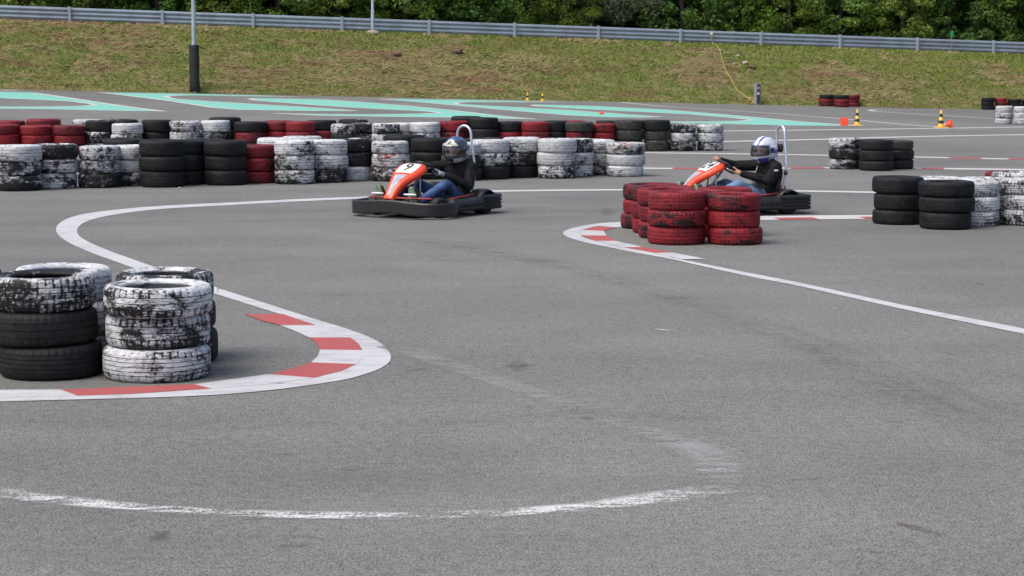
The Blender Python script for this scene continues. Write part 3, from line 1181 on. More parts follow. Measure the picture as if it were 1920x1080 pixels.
def tyre_mesh(name, nseg, notch, grooves, seed, square=0.5):
    """tyre lying flat: outer diameter 1, width 1 (scaled per tyre)"""
    r_ = random.Random(seed)
    side = [(0.315, -0.34, 0), (0.318, -0.42, 0), (0.345, -0.460, 0), (0.385, -0.486, 0), (0.425, -0.494, 0), (0.452, -0.476, 0),
            (0.470 + 0.005 * square, -0.440, 0), (0.483 + 0.003 * square, -0.395, 0)]
    tread = []
    zs = [-0.335]
    for g in grooves:
        gw = 0.013
        tread += [(0.4985 - 0.006 * (abs(g) / 0.4) ** 2, g - gw, 0), (0.4895, g - gw * 0.7, 1), (0.4895, g + gw * 0.7, 1), (0.4985 - 0.006 * (abs(g) / 0.4) ** 2, g + gw, 0)]
    top = [(r, -z, g) for r, z, g in reversed(side)]
    inner = [(0.335, 0.30, 0), (0.40, 0.30, 0), (0.455, 0.2, 0), (0.462, 0, 0), (0.455, -0.2, 0), (0.40, -0.30, 0), (0.335, -0.30, 0)]
    prof_ = side + [(0.4925, -0.335, 0)] + tread + [(0.4925, 0.335, 0)] + top + inner
    n = len(prof_)
    V, G = [], []
    per = nseg // 4
    wob = [r_.uniform(-0.004, 0.004) for _ in range(7)]
    for k in range(nseg):
        a = 2 * math.pi * k / nseg
        ca, sa = math.cos(a), math.sin(a)
        bul = sum(wob[q] * math.cos(q * a + q) for q in range(2, 6))
        for i, (r, z, g) in enumerate(prof_):
            gg = g
            rr = r + (bul if r > 0.40 and i < n - 7 else bul * 0.3)
            if notch and g == 0 and r > 0.470 and i < n - 7:
                zone = abs(z)
                if zone > 0.20 and k % 4 == 0 and zone < 0.46:
                    rr -= 0.006
                    gg = 0.45
                elif zone <= 0.20 and notch > 1 and (k + (1 if z > 0 else 0) * 2) % 6 == 0:
                    rr -= 0.005
                    gg = 0.4
            V.append((rr * ca, rr * sa, z))
            G.append(gg)
    F = []
    for k in range(nseg):
        l = (k + 1) % nseg
        for i in range(n):
            j = (i + 1) % n
            F.append((k * n + i, l * n + i, l * n + j, k * n + j))
    me = bpy.data.meshes.new(name)
    me.from_pydata(V, [], F)
    me.polygons.foreach_set('use_smooth', [True] * len(F))
    at = me.attributes.new('groove', 'FLOAT', 'POINT')
    at.data.foreach_set('value', np.array(G, dtype=np.float32))
    me.materials.append(M['tyre'])
    me.update()
    me.set_sharp_from_angle(angle=R(32))
    return me


G4 = [-0.235, -0.08, 0.08, 0.235]
G3 = [-0.20, 0.0, 0.20]
G5 = [-0.27, -0.14, 0.0, 0.14, 0.27]
near_tyres = [tyre_mesh('tyre', NSEG_NEAR, 2, G4, 1), tyre_mesh('tyre', NSEG_NEAR, 1, G3, 2, 0.8), tyre_mesh('tyre', NSEG_NEAR, 1, G5, 3, 0.2), tyre_mesh('tyre', NSEG_NEAR, 2, G3, 4)]
far_tyres = [tyre_mesh('tyre', NSEG_FAR, 0, G4, 5), tyre_mesh('tyre', NSEG_FAR, 0, G3, 6, 0.9), tyre_mesh('tyre', NSEG_FAR, 1, G3, 7, 0.2)]

WHITE, RED = (0.60, 0.62, 0.645), (0.235, 0.017, 0.025)
# code: (paint colour, paint left, red flecks, dust, wording)
CODE = {
    'W': (WHITE, 0.66, 0, 0, 'white-painted'),
    'w': (WHITE, 0.53, 0, 0, 'scuffed white-painted'),
    'M': (WHITE, 0.58, 1, 0, 'red-flecked white-painted'),
    'k': (WHITE, 0.36, 0, 0, 'black, white-smeared'),
    'h': (WHITE, 0.37, 0, 0, 'black, half white-smeared'),
    'K': (WHITE, 0.0, 0, 0.0, 'plain black'),
    'B': (WHITE, 0.06, 0, 0.8, 'dusty black'),
    'R': (RED, 0.70, 0, 0, 'red-painted'),
    'r': (RED, 0.61, 0, 0, 'worn red-painted'),
}
STK = []        # group, line, x, base row, width, top row, codes bottom to top, wording of the stack


def S(grp, ln, x, base, w, top, codes, words):
    STK.append(dict(g=grp, ln=ln, x=x, b=base, w=w, t=top, c=codes, words=words))


def ordinal(n):
    return '%d%s' % (n, 'th' if 10 <= n % 100 <= 20 else {1: 'st', 2: 'nd', 3: 'rd'}.get(n % 10, 'th'))


rowA = [(-40, 358, 88, 273, 'www'), (50, 357, 91, 272, 'wwW'), (114, 355, 84, 272, 'wMk'), (178, 353, 82, 275, 'kwW'), (231, 351, 82, 275, 'wWW'),
        (311, 351, 88, 263, 'KKK'), (363, 348, 82, 264, 'KKK'), (417, 347, 82, 264, 'KKK'), (474, 345, 78, 273, 'rrR'), (518, 342, 80, 261, 'WWW'),
        (561, 345, 78, 263, 'wwW'), (615, 343, 78, 263, 'wWW'), (668, 341, 76, 262, 'Wkk'), (718, 341, 75, 266, 'MMW'), (763, 335, 78, 255, 'KKK'),
        (820, 337, 78, 260, 'KKK'), (872, 337, 76, 267, 'KkW'), (917, 337, 75, 263, 'KwW'), (968, 336, 75, 263, 'KkW'), (1040, 334, 73, 260, 'wWW'),
        (1083, 332, 72, 261, 'www'), (1121, 331, 72, 265, 'wwW'), (1160, 331, 74, 268, 'wWM')]
for i, a in enumerate(rowA):
    S('A', 'front', *a, words='of the %s stack from the open end of the nearer barrier' % ordinal(len(rowA) - i))
backA = [(235, 345, 80, 262, 'KKK'), (385, 342, 80, 262, 'KKK'), (565, 337, 76, 257, 'WWW'), (905, 330, 76, 260, 'KKK'), (978, 329, 75, 259, 'WWW'), (1105, 326, 72, 263, 'WWW')]
for i, a in enumerate(backA):
    S('A', 'back', *a, words='of the %s hidden-row stack from the nearer barrier\'s open end' % ordinal(len(backA) - i))


def bb(x):
    return 291.5 - 8.3 * x / 1332


rowB = [(-48, 234, 60, 'RRR'), (15, 234, 62, 'RRR'), (77, 236, 62, 'rrr'), (129, 236, 60, 'rrr'), (182, 227, 60, 'wMk'), (243, 232, 60, 'wwW'), (291, 226, 60, 'KKK'),
        (350, 227, 58, 'wWM'), (398, 227, 58, 'WwW'), (478, 229, 62, 'KrK'), (525, 228, 58, 'rRR'), (562, 228, 58, 'RRR'), (602, 227, 58, 'RRK'), (650, 233, 56, 'kkw'),
        (683, 232, 54, 'www'), (722, 232, 52, 'wWw'), (757, 232, 52, 'wwW'), (792, 230, 56, 'wwW'), (847, 228, 58, 'RRr'), (913, 221, 58, 'KKK'), (958, 229, 54, 'KrK'),
        (1001, 229, 52, 'rRR'), (1043, 228, 52, 'KKK'), (1083, 229, 52, 'KrB'), (1128, 233, 50, 'RRR'), (1175, 226, 55, 'BBB'), (1228, 226, 52, 'BBK'), (1280, 233, 52, 'www'), (1332, 234, 52, 'www')]
for i, (x, t, w, c) in enumerate(rowB):
    S('B', 'front', x, bb(x), w, t, c, 'of the %s stack from the open end of the farther barrier' % ordinal(len(rowB) - i))
backB = [(22, 227, 60, 'RRR'), (81, 224, 64, 'RRR'), (166, 225, 58, 'WWW'), (232, 225, 60, 'KKk'), (423, 221, 64, 'KKK'), (662, 225, 56, 'KKk'), (875, 219, 62, 'KKK'), (1072, 227, 52, 'rrR'), (1145, 227, 54, 'KKK')]
for i, (x, t, w, c) in enumerate(backB):
    S('B', 'back', x, bb(x) - 3.2, w, t, c, 'of the %s hidden-row stack from the farther barrier\'s open end' % ordinal(len(backB) - i))
S('C', 'c', 1584, 318, 62, 260, 'wkw', 'of the white stack beside two lone black ones')
S('C', 'c', 1643, 321, 66, 263, 'KKK', 'of the black stack touching a lone white one')
S('C', 'c', 1683, 318, 62, 264, 'KKB', 'of the end black stack in the lone three-stack group')
S('D', 'd', 1685, 423, 98, 333, 'KKK', 'of the outermost black stack in the half-black half-white group')
S('D', 'd', 1774, 431, 104, 341, 'KKK', 'of the black stack touching a white one, half-black half-white group')
S('D', 'd', 1824, 427, 95, 342, 'WWW', 'of the white stack touching a black one, half-black half-white group')
S('D', 'd', 1917, 424, 97, 338, 'wWW', 'of the outer white stack in the half-black half-white group')
S('D', 'd', 1905, 409, 92, 324, 'WWw', 'of the taller rear white stack, half-black half-white group')
S('D', 'd', 1757, 412, 92, 334, 'WWW', 'of the white stack hidden behind two black ones')
S('D', 'd', 1838, 416, 92, 335, 'WWw', 'of the middle rear white stack, half-black half-white group')
S('D', 'd', 1889, 399, 86, 323, 'rrr', 'of the red stack hidden behind white ones')
S('E', 'e', 1271, 461, 115, 361, 'RRR', 'of the foremost stack in the all-red group')
S('E', 'e', 1374, 461, 104, 365, 'rRR', 'of the stack next to the foremost in the all-red group')
S('E', 'e', 1249, 449, 112, 355, 'rRr', 'of the second stack along the kerb, all-red group')
S('E', 'e', 1237, 440, 112, 351, 'rRr', 'of the third stack along the kerb, all-red group')
S('E', 'e', 1220, 432, 110, 348, 'rRr', 'of the rearmost stack along the kerb, all-red group')
S('E', 'e', 1355, 446, 108, 354, 'RRR', 'of the middle rear stack in the all-red group')
S('F', 'f', 91, 716, 201, 520, 'KKh', 'of the two-thirds black stack inside the hairpin kerb')
S('F', 'f', 299, 719, 208, 538, 'www', 'of the smeared white stack closest to the hairpin kerb')
S('F', 'f', 314, 690, 196, 516, 'kkw', 'of the stack behind the smeared white hairpin stack')
S('F', 'f', 123, 687, 196, 506, 'WWW', 'of the white stack behind the mostly black hairpin stack')
S('F', 'f', -95, 690, 196, 508, 'KKK', 'of the stack beside the mostly black hairpin stack')
S('G', 'g', 1550, 199.5, 31, 178, 'rrK', 'of the end stack by the bank, dark-topped red trio')
S('G', 'g', 1578, 201.2, 33, 178.5, 'rrK', 'of the middle stack by the bank, dark-topped red trio')
S('G', 'g', 1597, 200.2, 30, 178.5, 'rrr', 'of the all-red end stack by the bank, dark-topped trio')
S('H', 'h', 1852, 206, 25, 183.5, 'KKK', 'of the end black stack in the line against the bank')
S('H', 'h', 1876.5, 206.5, 25, 184, 'rrr', 'of the red stack in the black line against the bank')
S('H', 'h', 1901.5, 207, 25, 186, 'KKK', 'of the black stack after the red one against the bank')
S('H', 'h', 1927, 207.5, 25, 187, 'KKK', 'of the second black stack after the red one, by bank')
S('I', 'i', 1882, 233, 33, 199, 'WWW', 'of the end white stack in front of the bank-side line')
S('I', 'i', 1916.5, 234, 33, 200, 'WWW', 'of the second white stack in front of the bank-side line')

for s in STK:
    fpt = ground(s['x'], s['b'])
    sc = FPX / fpt.y
    s['D'] = max(0.52, min(0.70, s['w'] / sc))
    s['H'] = max(0.46, min(0.72, (s['b'] - s['t']) / sc))
    yc = fpt.y + s['D'] / 2
    s['p'] = [fpt.x * yc / fpt.y, yc]
# settle stacks so that neighbours touch but do not run into each other (mostly shifting in depth)
for it in range(160):
    worst = 0
    for i, a in enumerate(STK):
        for b in STK[i + 1:]:
            if a['g'] != b['g']:
                continue
            dx, dy = b['p'][0] - a['p'][0], b['p'][1] - a['p'][1]
            need = (a['D'] + b['D']) / 2 * 0.985
            d = math.hypot(dx, dy)
            if d < need:
                if abs(dy) < 0.05:
                    dy = 0.05 * (1 if (i % 2 == 0) else -1)
                push = (need - d) * 0.3
                vx, vy = dx * 0.22, dy
                L = math.hypot(vx, vy) or 1
                a['p'][0] -= push * vx / L
                a['p'][1] -= push * vy / L
                b['p'][0] += push * vx / L
                b['p'][1] += push * vy / L
                worst = max(worst, need - d)
    if worst < 0.004:
        break
GN = {'A': 'tyres of the nearer long barrier', 'B': 'tyres of the farther long barrier', 'C': 'tyres of the lone three-stack group', 'D': 'tyres of the half-black half-white group',
      'E': 'tyres of the all-red group', 'F': 'tyres inside the hairpin kerb', 'G': 'tyres of the trio by the bank', 'H': 'tyres of the line against the bank', 'I': 'white tyres before the bank-side line'}
POS = ('bottom', 'middle', 'top')
for s in STK:
    near = s['g'] in 'DEF'
    X, Y = s['p']
    z = hgt(X, Y)
    n = len(s['c'])
    hs = [s['H'] / n * random.uniform(0.91, 1.09) for _ in range(n)]
    k = s['H'] / sum(hs)
    tops = 'top'
    for i, cd in enumerate(s['c']):
        colr, cov, sec, dust, word = CODE[cd]
        h = hs[i] * k
        me = random.choice(near_tyres if near else far_tyres)
        o = bpy.data.objects.new('tyre', me)
        COL.objects.link(o)
        j = 0.014 if s['g'] != 'F' else 0.022
        o.location = (X + random.uniform(-j, j), Y + random.uniform(-j, j), z + h * 0.5 * 0.985 + 0.001)
        dd = s['D'] * random.uniform(0.95, 1.025)
        o.scale = (dd * random.uniform(0.985, 1.015), dd * random.uniform(0.985, 1.015), h / 0.985)
        tilt = 0.012 if i else 0.0
        o.rotation_euler = (random.uniform(-tilt, tilt), random.uniform(-tilt, tilt), random.uniform(0, 6.28))
        b = random.uniform(0.86, 1.1)
        cc = [min(1, q * b) for q in colr]
        if cd in 'Rr':
            cc[0] *= random.uniform(0.8, 1.25)
        o.color = (*cc, max(0, min(1, cov + (random.uniform(-0.07, 0.07) if cov > 0.1 else 0))))
        o['second'] = float(sec)
        o['dusty'] = float(dust)
        tag(o, '%s tyre, %s %s' % (word, POS[i], s['words']), 'tyre', GN[s['g']])
        z += h

# ================================================================== KARTS
def sweep(path, section, closed_sec=True):
    """plan path (x, y, z offset) swept with a section of (outward, up) points"""
    P = [Vector(p) for p in path]
    n = len(P)
    V, F = [], []
    m = len(section)
    for i, p in enumerate(P):
        t = P[min(i + 1, n - 1)] - P[max(i - 1, 0)]
        t.z = 0
        t.normalize()
        out = Vector((t.y, -t.x, 0))
        for o_, u in section:
            V.append(p + out * o_ + Vector((0, 0, u)))
    for i in range(n - 1):
        for k in range(m if closed_sec else m - 1):
            l = (k + 1) % m
            F.append((i * m + k, i * m + l, (i + 1) * m + l, (i + 1) * m + k))
    if closed_sec:
        F.append(tuple(range(m - 1, -1, -1)))
        F.append(tuple((n - 1) * m + k for k in range(m)))
    return V, F


def round_sec(w, z0, z1, r=0.03, ribs=()):
    """section: outer face at 0, inner at -w, between z0 and z1, rounded, with recessed ribs in the outer face"""
    pts = [(-w, z0 + r * 0.5), (-w + r * 0.5, z0)]
    for k in range(5):
        a = -math.pi / 2 + math.pi / 2 * k / 4
        pts.append((-r + r * math.cos(a), z0 + r + r * math.sin(a)))
    for zr in ribs:
        pts += [(0, zr - 0.013), (-0.016, zr - 0.006), (-0.016, zr + 0.006), (0, zr + 0.013)]
    for k in range(5):
        a = math.pi / 2 * k / 4
        pts.append((-r + r * math.cos(a), z1 - r + r * math.sin(a)))
    pts += [(-w + r * 0.5, z1), (-w, z1 - r * 0.5)]
    return pts


# centre line of the fairing: x, z, half width, arch
FAIR = [(0.745, 0.215, 0.070, 0.020), (0.70, 0.265, 0.078, 0.026), (0.645, 0.325, 0.086, 0.030), (0.575, 0.395, 0.112, 0.034), (0.50, 0.450, 0.150, 0.030), (0.42, 0.500, 0.192, 0.026),
        (0.34, 0.545, 0.215, 0.024), (0.27, 0.580, 0.210, 0.022), (0.225, 0.598, 0.180, 0.018), (0.20, 0.603, 0.125, 0.014)]


def fair_at(f):
    s = f * (len(FAIR) - 1)
    i = min(int(s), len(FAIR) - 2)
    t = s - i
    return [a + (b - a) * t for a, b in zip(FAIR[i], FAIR[i + 1])]


def fair_pt(f, g, lift=0.0):
    """f along the fairing 0 bottom..1 top, g across -1..1"""
    x, z, hw, ar = fair_at(f)
    x2, z2, _, _ = fair_at(min(1, f + 0.03))
    x1, z1, _, _ = fair_at(max(0, f - 0.03))
    t = Vector((x2 - x1, 0, z2 - z1)).normalized()
    nrm = Vector((-t.z, 0, t.x))
    if nrm.z < 0:
        nrm = -nrm
    d = ar * (1 - abs(g) ** 2.6) - 0.055 * max(0.0, (abs(g) - 0.86) / 0.14)
    return Vector((x, g * hw, z)) + nrm * (d + lift)


def fair_patch(f0, f1, gmax, lift, nf=14, ng=11, shape=None):
    V, F = [], []
    for i in range(nf + 1):
        f = f0 + (f1 - f0) * i / nf
        gm = gmax if shape is None else shape(i / nf)
        for j in range(ng + 1):
            g = -gm + 2 * gm * j / ng
            V.append(fair_pt(f, g, lift))
    for i in range(nf):
        for j in range(ng):
            a = i * (ng + 1) + j
            F.append((a, a + 1, a + ng + 2, a + ng + 1))
    return V, F


def text_mesh(body):
    cu = bpy.data.curves.new('number', 'FONT')
    cu.body = body
    cu.align_x = 'CENTER'
    cu.align_y = 'CENTER'
    cu.size = 1.0
    cu.offset = 0.012
    cu.resolution_u = 6
    o = bpy.data.objects.new('number', cu)
    COL.objects.link(o)
    dg = bpy.context.evaluated_depsgraph_get()
    me = bpy.data.meshes.new_from_object(o.evaluated_get(dg))
    bpy.data.objects.remove(o)
    return me


def make_kart(px, yaw, number, label):
    g = ground(*px)
    # kart frame: x forwards, y to the driver's left, z up
    k = empty('go_kart', (g.x, g.y, hgt(g.x, g.y)), math.atan2(-math.cos(yaw), -math.sin(yaw)))
    tag(k, label, 'go-kart', 'karts on the circuit')
    # chassis: floor tray and tubes
    bm = box_bm(1.12, 0.62, 0.012, 0.004, (0.10, 0, 0.060))
    bm_obj('floor_tray', bm, M['steel_dark'], k)
    V, F = [], []

    def addt(path, r, seg=8):
        v, f = tube(path, r, seg)
        b = len(V)
        V.extend(v)
        F.extend([tuple(i + b for i in q) for q in f])
    for s in (-1, 1):
        addt([(0.66, s * 0.20, 0.075), (0.38, s * 0.30, 0.075), (-0.10, s * 0.32, 0.075), (-0.66, s * 0.30, 0.085)], 0.016)
        addt([(0.43, s * 0.28, 0.08), (0.43, s * 0.44, 0.12)], 0.014)
    addt([(-0.43, -0.45, 0.125), (-0.43, 0.45, 0.125)], 0.018)
    addt([(0.43, -0.44, 0.11), (0.43, 0.44, 0.11)], 0.010)
    addt([(-0.66, -0.5, 0.085), (-0.66, 0.5, 0.085)], 0.014)
    obj('chassis_frame', V, F, M['steel_dark'], k)
    # front bumper
    path = smooth_path([(0.36, -0.585, 0), (0.50, -0.60, 0), (0.62, -0.575, 0), (0.70, -0.47, 0), (0.735, -0.28, 0), (0.745, 0, 0), (0.735, 0.28, 0), (0.70, 0.47, 0), (0.62, 0.575, 0), (0.50, 0.60, 0), (0.36, 0.585, 0)], 60, 3)
    n = len(path)
    sec = [(-0.09, 0.065), (-0.08, 0.048), (-0.04, 0.045), (-0.012, 0.062), (0.0, 0.095), (-0.003, 0.142), (-0.018, 0.185), (-0.034, 0.203), (-0.08, 0.205), (-0.09, 0.19)]
    V, F = sweep([Vector((p.x, p.y, 0.012 * math.cos(3 * math.pi * (i / (n - 1) - 0.5)) - 0.02 * abs(i / (n - 1) - 0.5))) for i, p in enumerate(path)], [(-o_, u) for o_, u in sec])
    sharp_by_angle(obj('front_bumper', V, F, M['plastic'], k), 24)
    # licence strip and lip on the bumper
    V, F = [], []
    for i in range(9):
        y = -0.25 + 0.22 * i / 8
        for z in (0.165, 0.185):
            V.append((0.7525 - 0.13 * (y) ** 2, y, z))
    for i in range(8):
        F.append((2 * i, 2 * i + 1, 2 * i + 3, 2 * i + 2))
    obj('bumper_sticker', V, F, M['plate_white'], k)
    # side pods (two lengths: front pod and ribbed rear wheel guard)
    for s in (-1, 1):
        pth = smooth_path([(0.35, s * 0.555, 0), (0.28, s * 0.59, 0), (0.10, s * 0.598, 0), (-0.15, s * 0.59, 0), (-0.30, s * 0.585, 0)], 22, 2)
        sec = round_sec(0.15, 0.055, 0.205, 0.045, ribs=(0.125,))
        V, F = sweep(pth, sec if s > 0 else [(-o_, u) for o_, u in sec])
        pod = sharp_by_angle(obj('side_pod', V, F, M['plastic'], k), 50)
        # round moulded end with its opening, beside the front wheel
        v, f = tube([(0.28, s * 0.52, 0.135), (0.28, s * 0.597, 0.135), (0.28, s * 0.612, 0.135)], [0.085, 0.083, 0.060], 22)
        obj('moulded_end', v, f, M['plastic2'], pod)
        v, f = tube([(0.33, s * 0.54, 0.215), (0.15, s * 0.50, 0.222), (-0.15, s * 0.46, 0.235), (-0.42, s * 0.43, 0.262)], 0.0075, 6)
        obj('trim_strip', v, f, M['red_trim'], k)
        pth = smooth_path([(-0.29, s * 0.575, 0), (-0.45, s * 0.592, 0), (-0.62, s * 0.588, 0), (-0.71, s * 0.56, 0), (-0.745, s * 0.48, 0), (-0.755, s * 0.30, 0), (-0.755, 0, 0)], 34, 2)
        sec = round_sec(0.07, 0.055, 0.235, 0.03, ribs=(0.105, 0.145, 0.185))
        V, F = sweep(pth, sec if s > 0 else [(-o_, u) for o_, u in sec])
        sharp_by_angle(obj('rear_guard', V, F, M['plastic'], k), 40)
        # top deck of the pod, sloping in to the seat
        V = [(0.30, s * 0.54, 0.200), (-0.30, s * 0.53, 0.200), (-0.62, s * 0.54, 0.230), (-0.62, s * 0.34, 0.262), (-0.30, s * 0.36, 0.245), (0.25, s * 0.38, 0.205)]
        V = V + [(a, b, c - 0.03) for a, b, c in V]
        F = [(0, 1, 4, 5), (1, 2, 3, 4), (6, 11, 10, 7), (7, 10, 9, 8)] + [(i, (i + 1) % 6, 6 + (i + 1) % 6, 6 + i) for i in range(6)]
        obj('pod_deck', V, F, M['plastic2'], k, smooth=False)
        # rear wheel hump
        V, F = [], []
        for i in range(13):
            a = R(20 + 140 * i / 12)
            for yy, rr in ((0.36, 0.165), (0.40, 0.175), (0.52, 0.175), (0.56, 0.160)):
                V.append((-0.43 + rr * math.cos(a), s * yy, 0.125 + rr * math.sin(a)))
        for i in range(12):
            for j in range(3):
                F.append((i * 4 + j, i * 4 + j + 1, i * 4 + j + 5, i * 4 + j + 4))
        hump = obj('wheel_arch', V, F, M['plastic'], k)
        hump.modifiers.new('thick', 'SOLIDIFY').thickness = 0.008
    # wheels
    for (wx, wy, wr, ww) in ((0.43, 0.46, 0.118, 0.115), (0.43, -0.46, 0.118, 0.115), (-0.43, 0.455, 0.126, 0.17), (-0.43, -0.455, 0.126, 0.17)):
        pr = [(wr * 0.55, -ww * 0.45), (wr * 0.75, -ww * 0.5), (wr * 0.93, -ww * 0.47), (wr, -ww * 0.33), (wr * 1.005, 0), (wr, ww * 0.33), (wr * 0.93, ww * 0.47), (wr * 0.75, ww * 0.5), (wr * 0.55, ww * 0.45)]
        v, f = lathe(pr, 26)
        w_ = obj('wheel', v, f, M['slick'], k)
        w_.location = (wx, wy, wr + 0.001)
        w_.rotation_euler = (R(90), 0, R(-10) if wx > 0 else 0)
        pr = [(0.0, -ww * 0.2), (wr * 0.3, -ww * 0.22), (wr * 0.5, -ww * 0.42), (wr * 0.58, -ww * 0.45), (wr * 0.56, ww * 0.45), (wr * 0.5, ww * 0.42), (wr * 0.3, ww * 0.22), (0.0, ww * 0.2)]
        v, f = lathe(pr, 20)
        obj('rim', v, f, M['alloy'], w_)
    # orange nose fairing with number plate and decal
    V, F = fair_patch(0, 1, 1.0, 0.0, 36, 24)
    fr = obj('nose_fairing', V, F, M['orange'], k)
    fr.location = (0, -0.05, 0)
    md = fr.modifiers.new('thick', 'SOLIDIFY')
    md.thickness = 0.012
    md.offset = -1
    V, F = fair_patch(0.53, 0.84, 0.8, 0.004, 18, 14, lambda t: 0.66 - 0.12 * (abs(t - 0.45) * 1.7) ** 4)
    pl = obj('number_plate', V, F, M['plate_white'], fr)
    me = text_mesh(number)
    for v in me.vertices:
        gx, fy = v.co.x, v.co.y
        f = 0.680 + fy * 0.30
        hw = fair_at(f)[2]
        q = fair_pt(f, gx * 0.225 / hw, 0.0075)
        v.co = q
    me.materials.clear()
    me.materials.append(M['ink'])
    link(bpy.data.objects.new('number', me), pl)
    V, F = fair_patch(0.06, 0.485, 0.5, 0.003, 16, 8, lambda t: 0.20 + 0.34 * t)
    obj('decal', V, F, M['decal'], fr)
    # dashboard and front tray panel
    bm = box_bm(0.30, 0.62, 0.10, 0.02, (0.52, 0, 0.115))
    bm_obj('front_panel', bm, M['plastic2'], k)
    v, f = tube(smooth_path([(0.60, -0.42, 0.228), (0.665, -0.22, 0.232), (0.675, 0, 0.232), (0.665, 0.22, 0.232), (0.56, 0.46, 0.228)], 20, 2), 0.010, 6)
    obj('trim_strip', v, f, M['red_trim'], k)
    # steering
    ax = Vector((-0.62, 0, 0.78)).normalized()
    c = Vector((0.17, 0.04, 0.56))
    u = ax.cross(Vector((0, 1, 0))).normalized()
    w = Vector((0, 1, 0))
    ring = []
    for i in range(28):
        a = 2 * math.pi * i / 28
        rr = 0.135 if math.cos(a) > -0.6 else 0.118
        ring.append(c + u * (math.cos(a) * rr) + w * (math.sin(a) * rr))
    v, f = tube(ring, 0.014, 8, closed=True)
    sw = obj('steering_wheel', v, f, M['trim_black'], k)
    V, F = [], []
    for a in (R(90), R(-90), R(180)):
        v, f = tube([c - ax * 0.02, c + u * (math.cos(a) * 0.12) + w * (math.sin(a) * 0.12)], 0.010, 6)
        b = len(V)
        V += v
        F += [tuple(i + b for i in q) for q in f]
    obj('spokes', V, F, M['steel_dark'], sw)
    v, f = tube([c - ax * 0.01, Vector((0.40, 0.02, 0.27)), Vector((0.50, 0.0, 0.12))], 0.013, 8)
    obj('steering_column', v, f, M['alloy'], k)
    # fairing support stays
    V, F = [], []
    for s in (-1, 1):
        v, f = tube([(0.36, s * 0.14, 0.10), (0.33, s * 0.11, 0.40), (0.30, s * 0.08, 0.56)], 0.010, 6)
        b = len(V)
        V += v
        F += [tuple(i + b for i in q) for q in f]
    obj('fairing_stay', V, F, M['alloy'], k)
    # pedals: bright cross bars
    for y in (-0.26, 0.22):
        v, f = tube([(0.665, y - 0.085, 0.275), (0.665, y + 0.085, 0.275)], 0.012, 8)
        pd = obj('pedal', v, f, M['plate_white'], k)
        v, f = tube([(0.665, y, 0.275), (0.67, y, 0.17), (0.60, y, 0.09)], 0.008, 6)
        obj('pedal_arm', v, f, M['steel_dark'], pd)
    # seat bucket
    V, F = [], []
    prof_ = [(0.06, 0.10, 0.15), (-0.02, 0.078, 0.18), (-0.16, 0.075, 0.20), (-0.30, 0.085, 0.205), (-0.40, 0.16, 0.205), (-0.455, 0.30, 0.195), (-0.49, 0.42, 0.175), (-0.50, 0.47, 0.14)]
    for x, z, hw in prof_:
        for j in range(13):
            gph = -1 + 2 * j / 12
            lift_ = 0.15 * abs(gph) ** 3 if x > -0.35 else 0.04 * abs(gph) ** 3
            fwd = 0.10 * abs(gph) ** 3 if x < -0.30 else 0
            V.append((x + fwd, 0.15 + gph * hw, z + lift_))
    for i in range(len(prof_) - 1):
        for j in range(12):
            a = i * 13 + j
            F.append((a, a + 1, a + 14, a + 13))
    st = obj('seat', V, F, M['plastic2'], k)
    st.modifiers.new('thick', 'SOLIDIFY').thickness = 0.012
    # engine block and tank
    bm = bmesh.new()
    box_bm(0.22, 0.20, 0.17, 0.02, (-0.42, -0.22, 0.19), bm=bm)
    for i in range(5):
        box_bm(0.16, 0.15, 0.008, 0.0, (-0.42, -0.22, 0.290 + i * 0.017), bm=bm)
    box_bm(0.10, 0.08, 0.09, 0.015, (-0.24, -0.22, 0.24), bm=bm)
    en = bm_obj('engine', bm, M['steel_dark'], k)
    v, f = tube([(-0.30, -0.34, 0.20), (-0.48, -0.36, 0.22), (-0.66, -0.30, 0.25)], [0.03, 0.045, 0.035], 12)
    obj('exhaust', v, f, M['alloy'], en)
    bm = box_bm(0.24, 0.36, 0.07, 0.02, (-0.60, -0.28, 0.275))
    bm_obj('engine_cover', bm, M['red_trim'], k)
    bm = box_bm(0.16, 0.16, 0.15, 0.03, (0.22, -0.12, 0.15))
    bm_obj('fuel_tank', bm, M['alloy'], k)
    # roll hoop, clamps, head rest
    hp = [(-0.43, 0.06, 0.20), (-0.47, 0.055, 0.40), (-0.505, 0.048, 0.60), (-0.515, 0.026, 0.85)]
    for i in range(1, 10):
        a = math.pi * i / 10
        hp.append((-0.515, 0.133 - 0.105 * math.cos(a), 0.94 + 0.105 * math.sin(a)))
    hp += [(-0.515, 0.240, 0.85), (-0.510, 0.285, 0.60), (-0.495, 0.300, 0.44), (-0.43, 0.305, 0.20)]
    v, f = tube(smooth_path(hp, 48, 1), 0.0155, 10)
    hoop = obj('roll_hoop', v, f, M['chrome'], k)
    for y in (0.052, 0.295):
        v, f = tube([(-0.498, y, 0.455), (-0.503, y, 0.515)], 0.023, 10)
        obj('hoop_clamp', v, f, M['steel_dark'], hoop)
        v, f = tube([(-0.497, y - 0.035, 0.49), (-0.503, y + 0.035, 0.49)], 0.007, 6)
        obj('clamp_bolt', v, f, M['trim_black'], hoop)
    bm = box_bm(0.055, 0.16, 0.10, 0.024, (-0.480, 0.147, 0.775), seg=3)
    bm_obj('head_rest', bm, M['pad'], k, smooth=True)
    v, f = tube([(-0.36, 0.27, 0.20), (-0.44, 0.26, 0.38)], 0.011, 8)
    obj('seat_stay', v, f, M['chrome'], k)
    return k


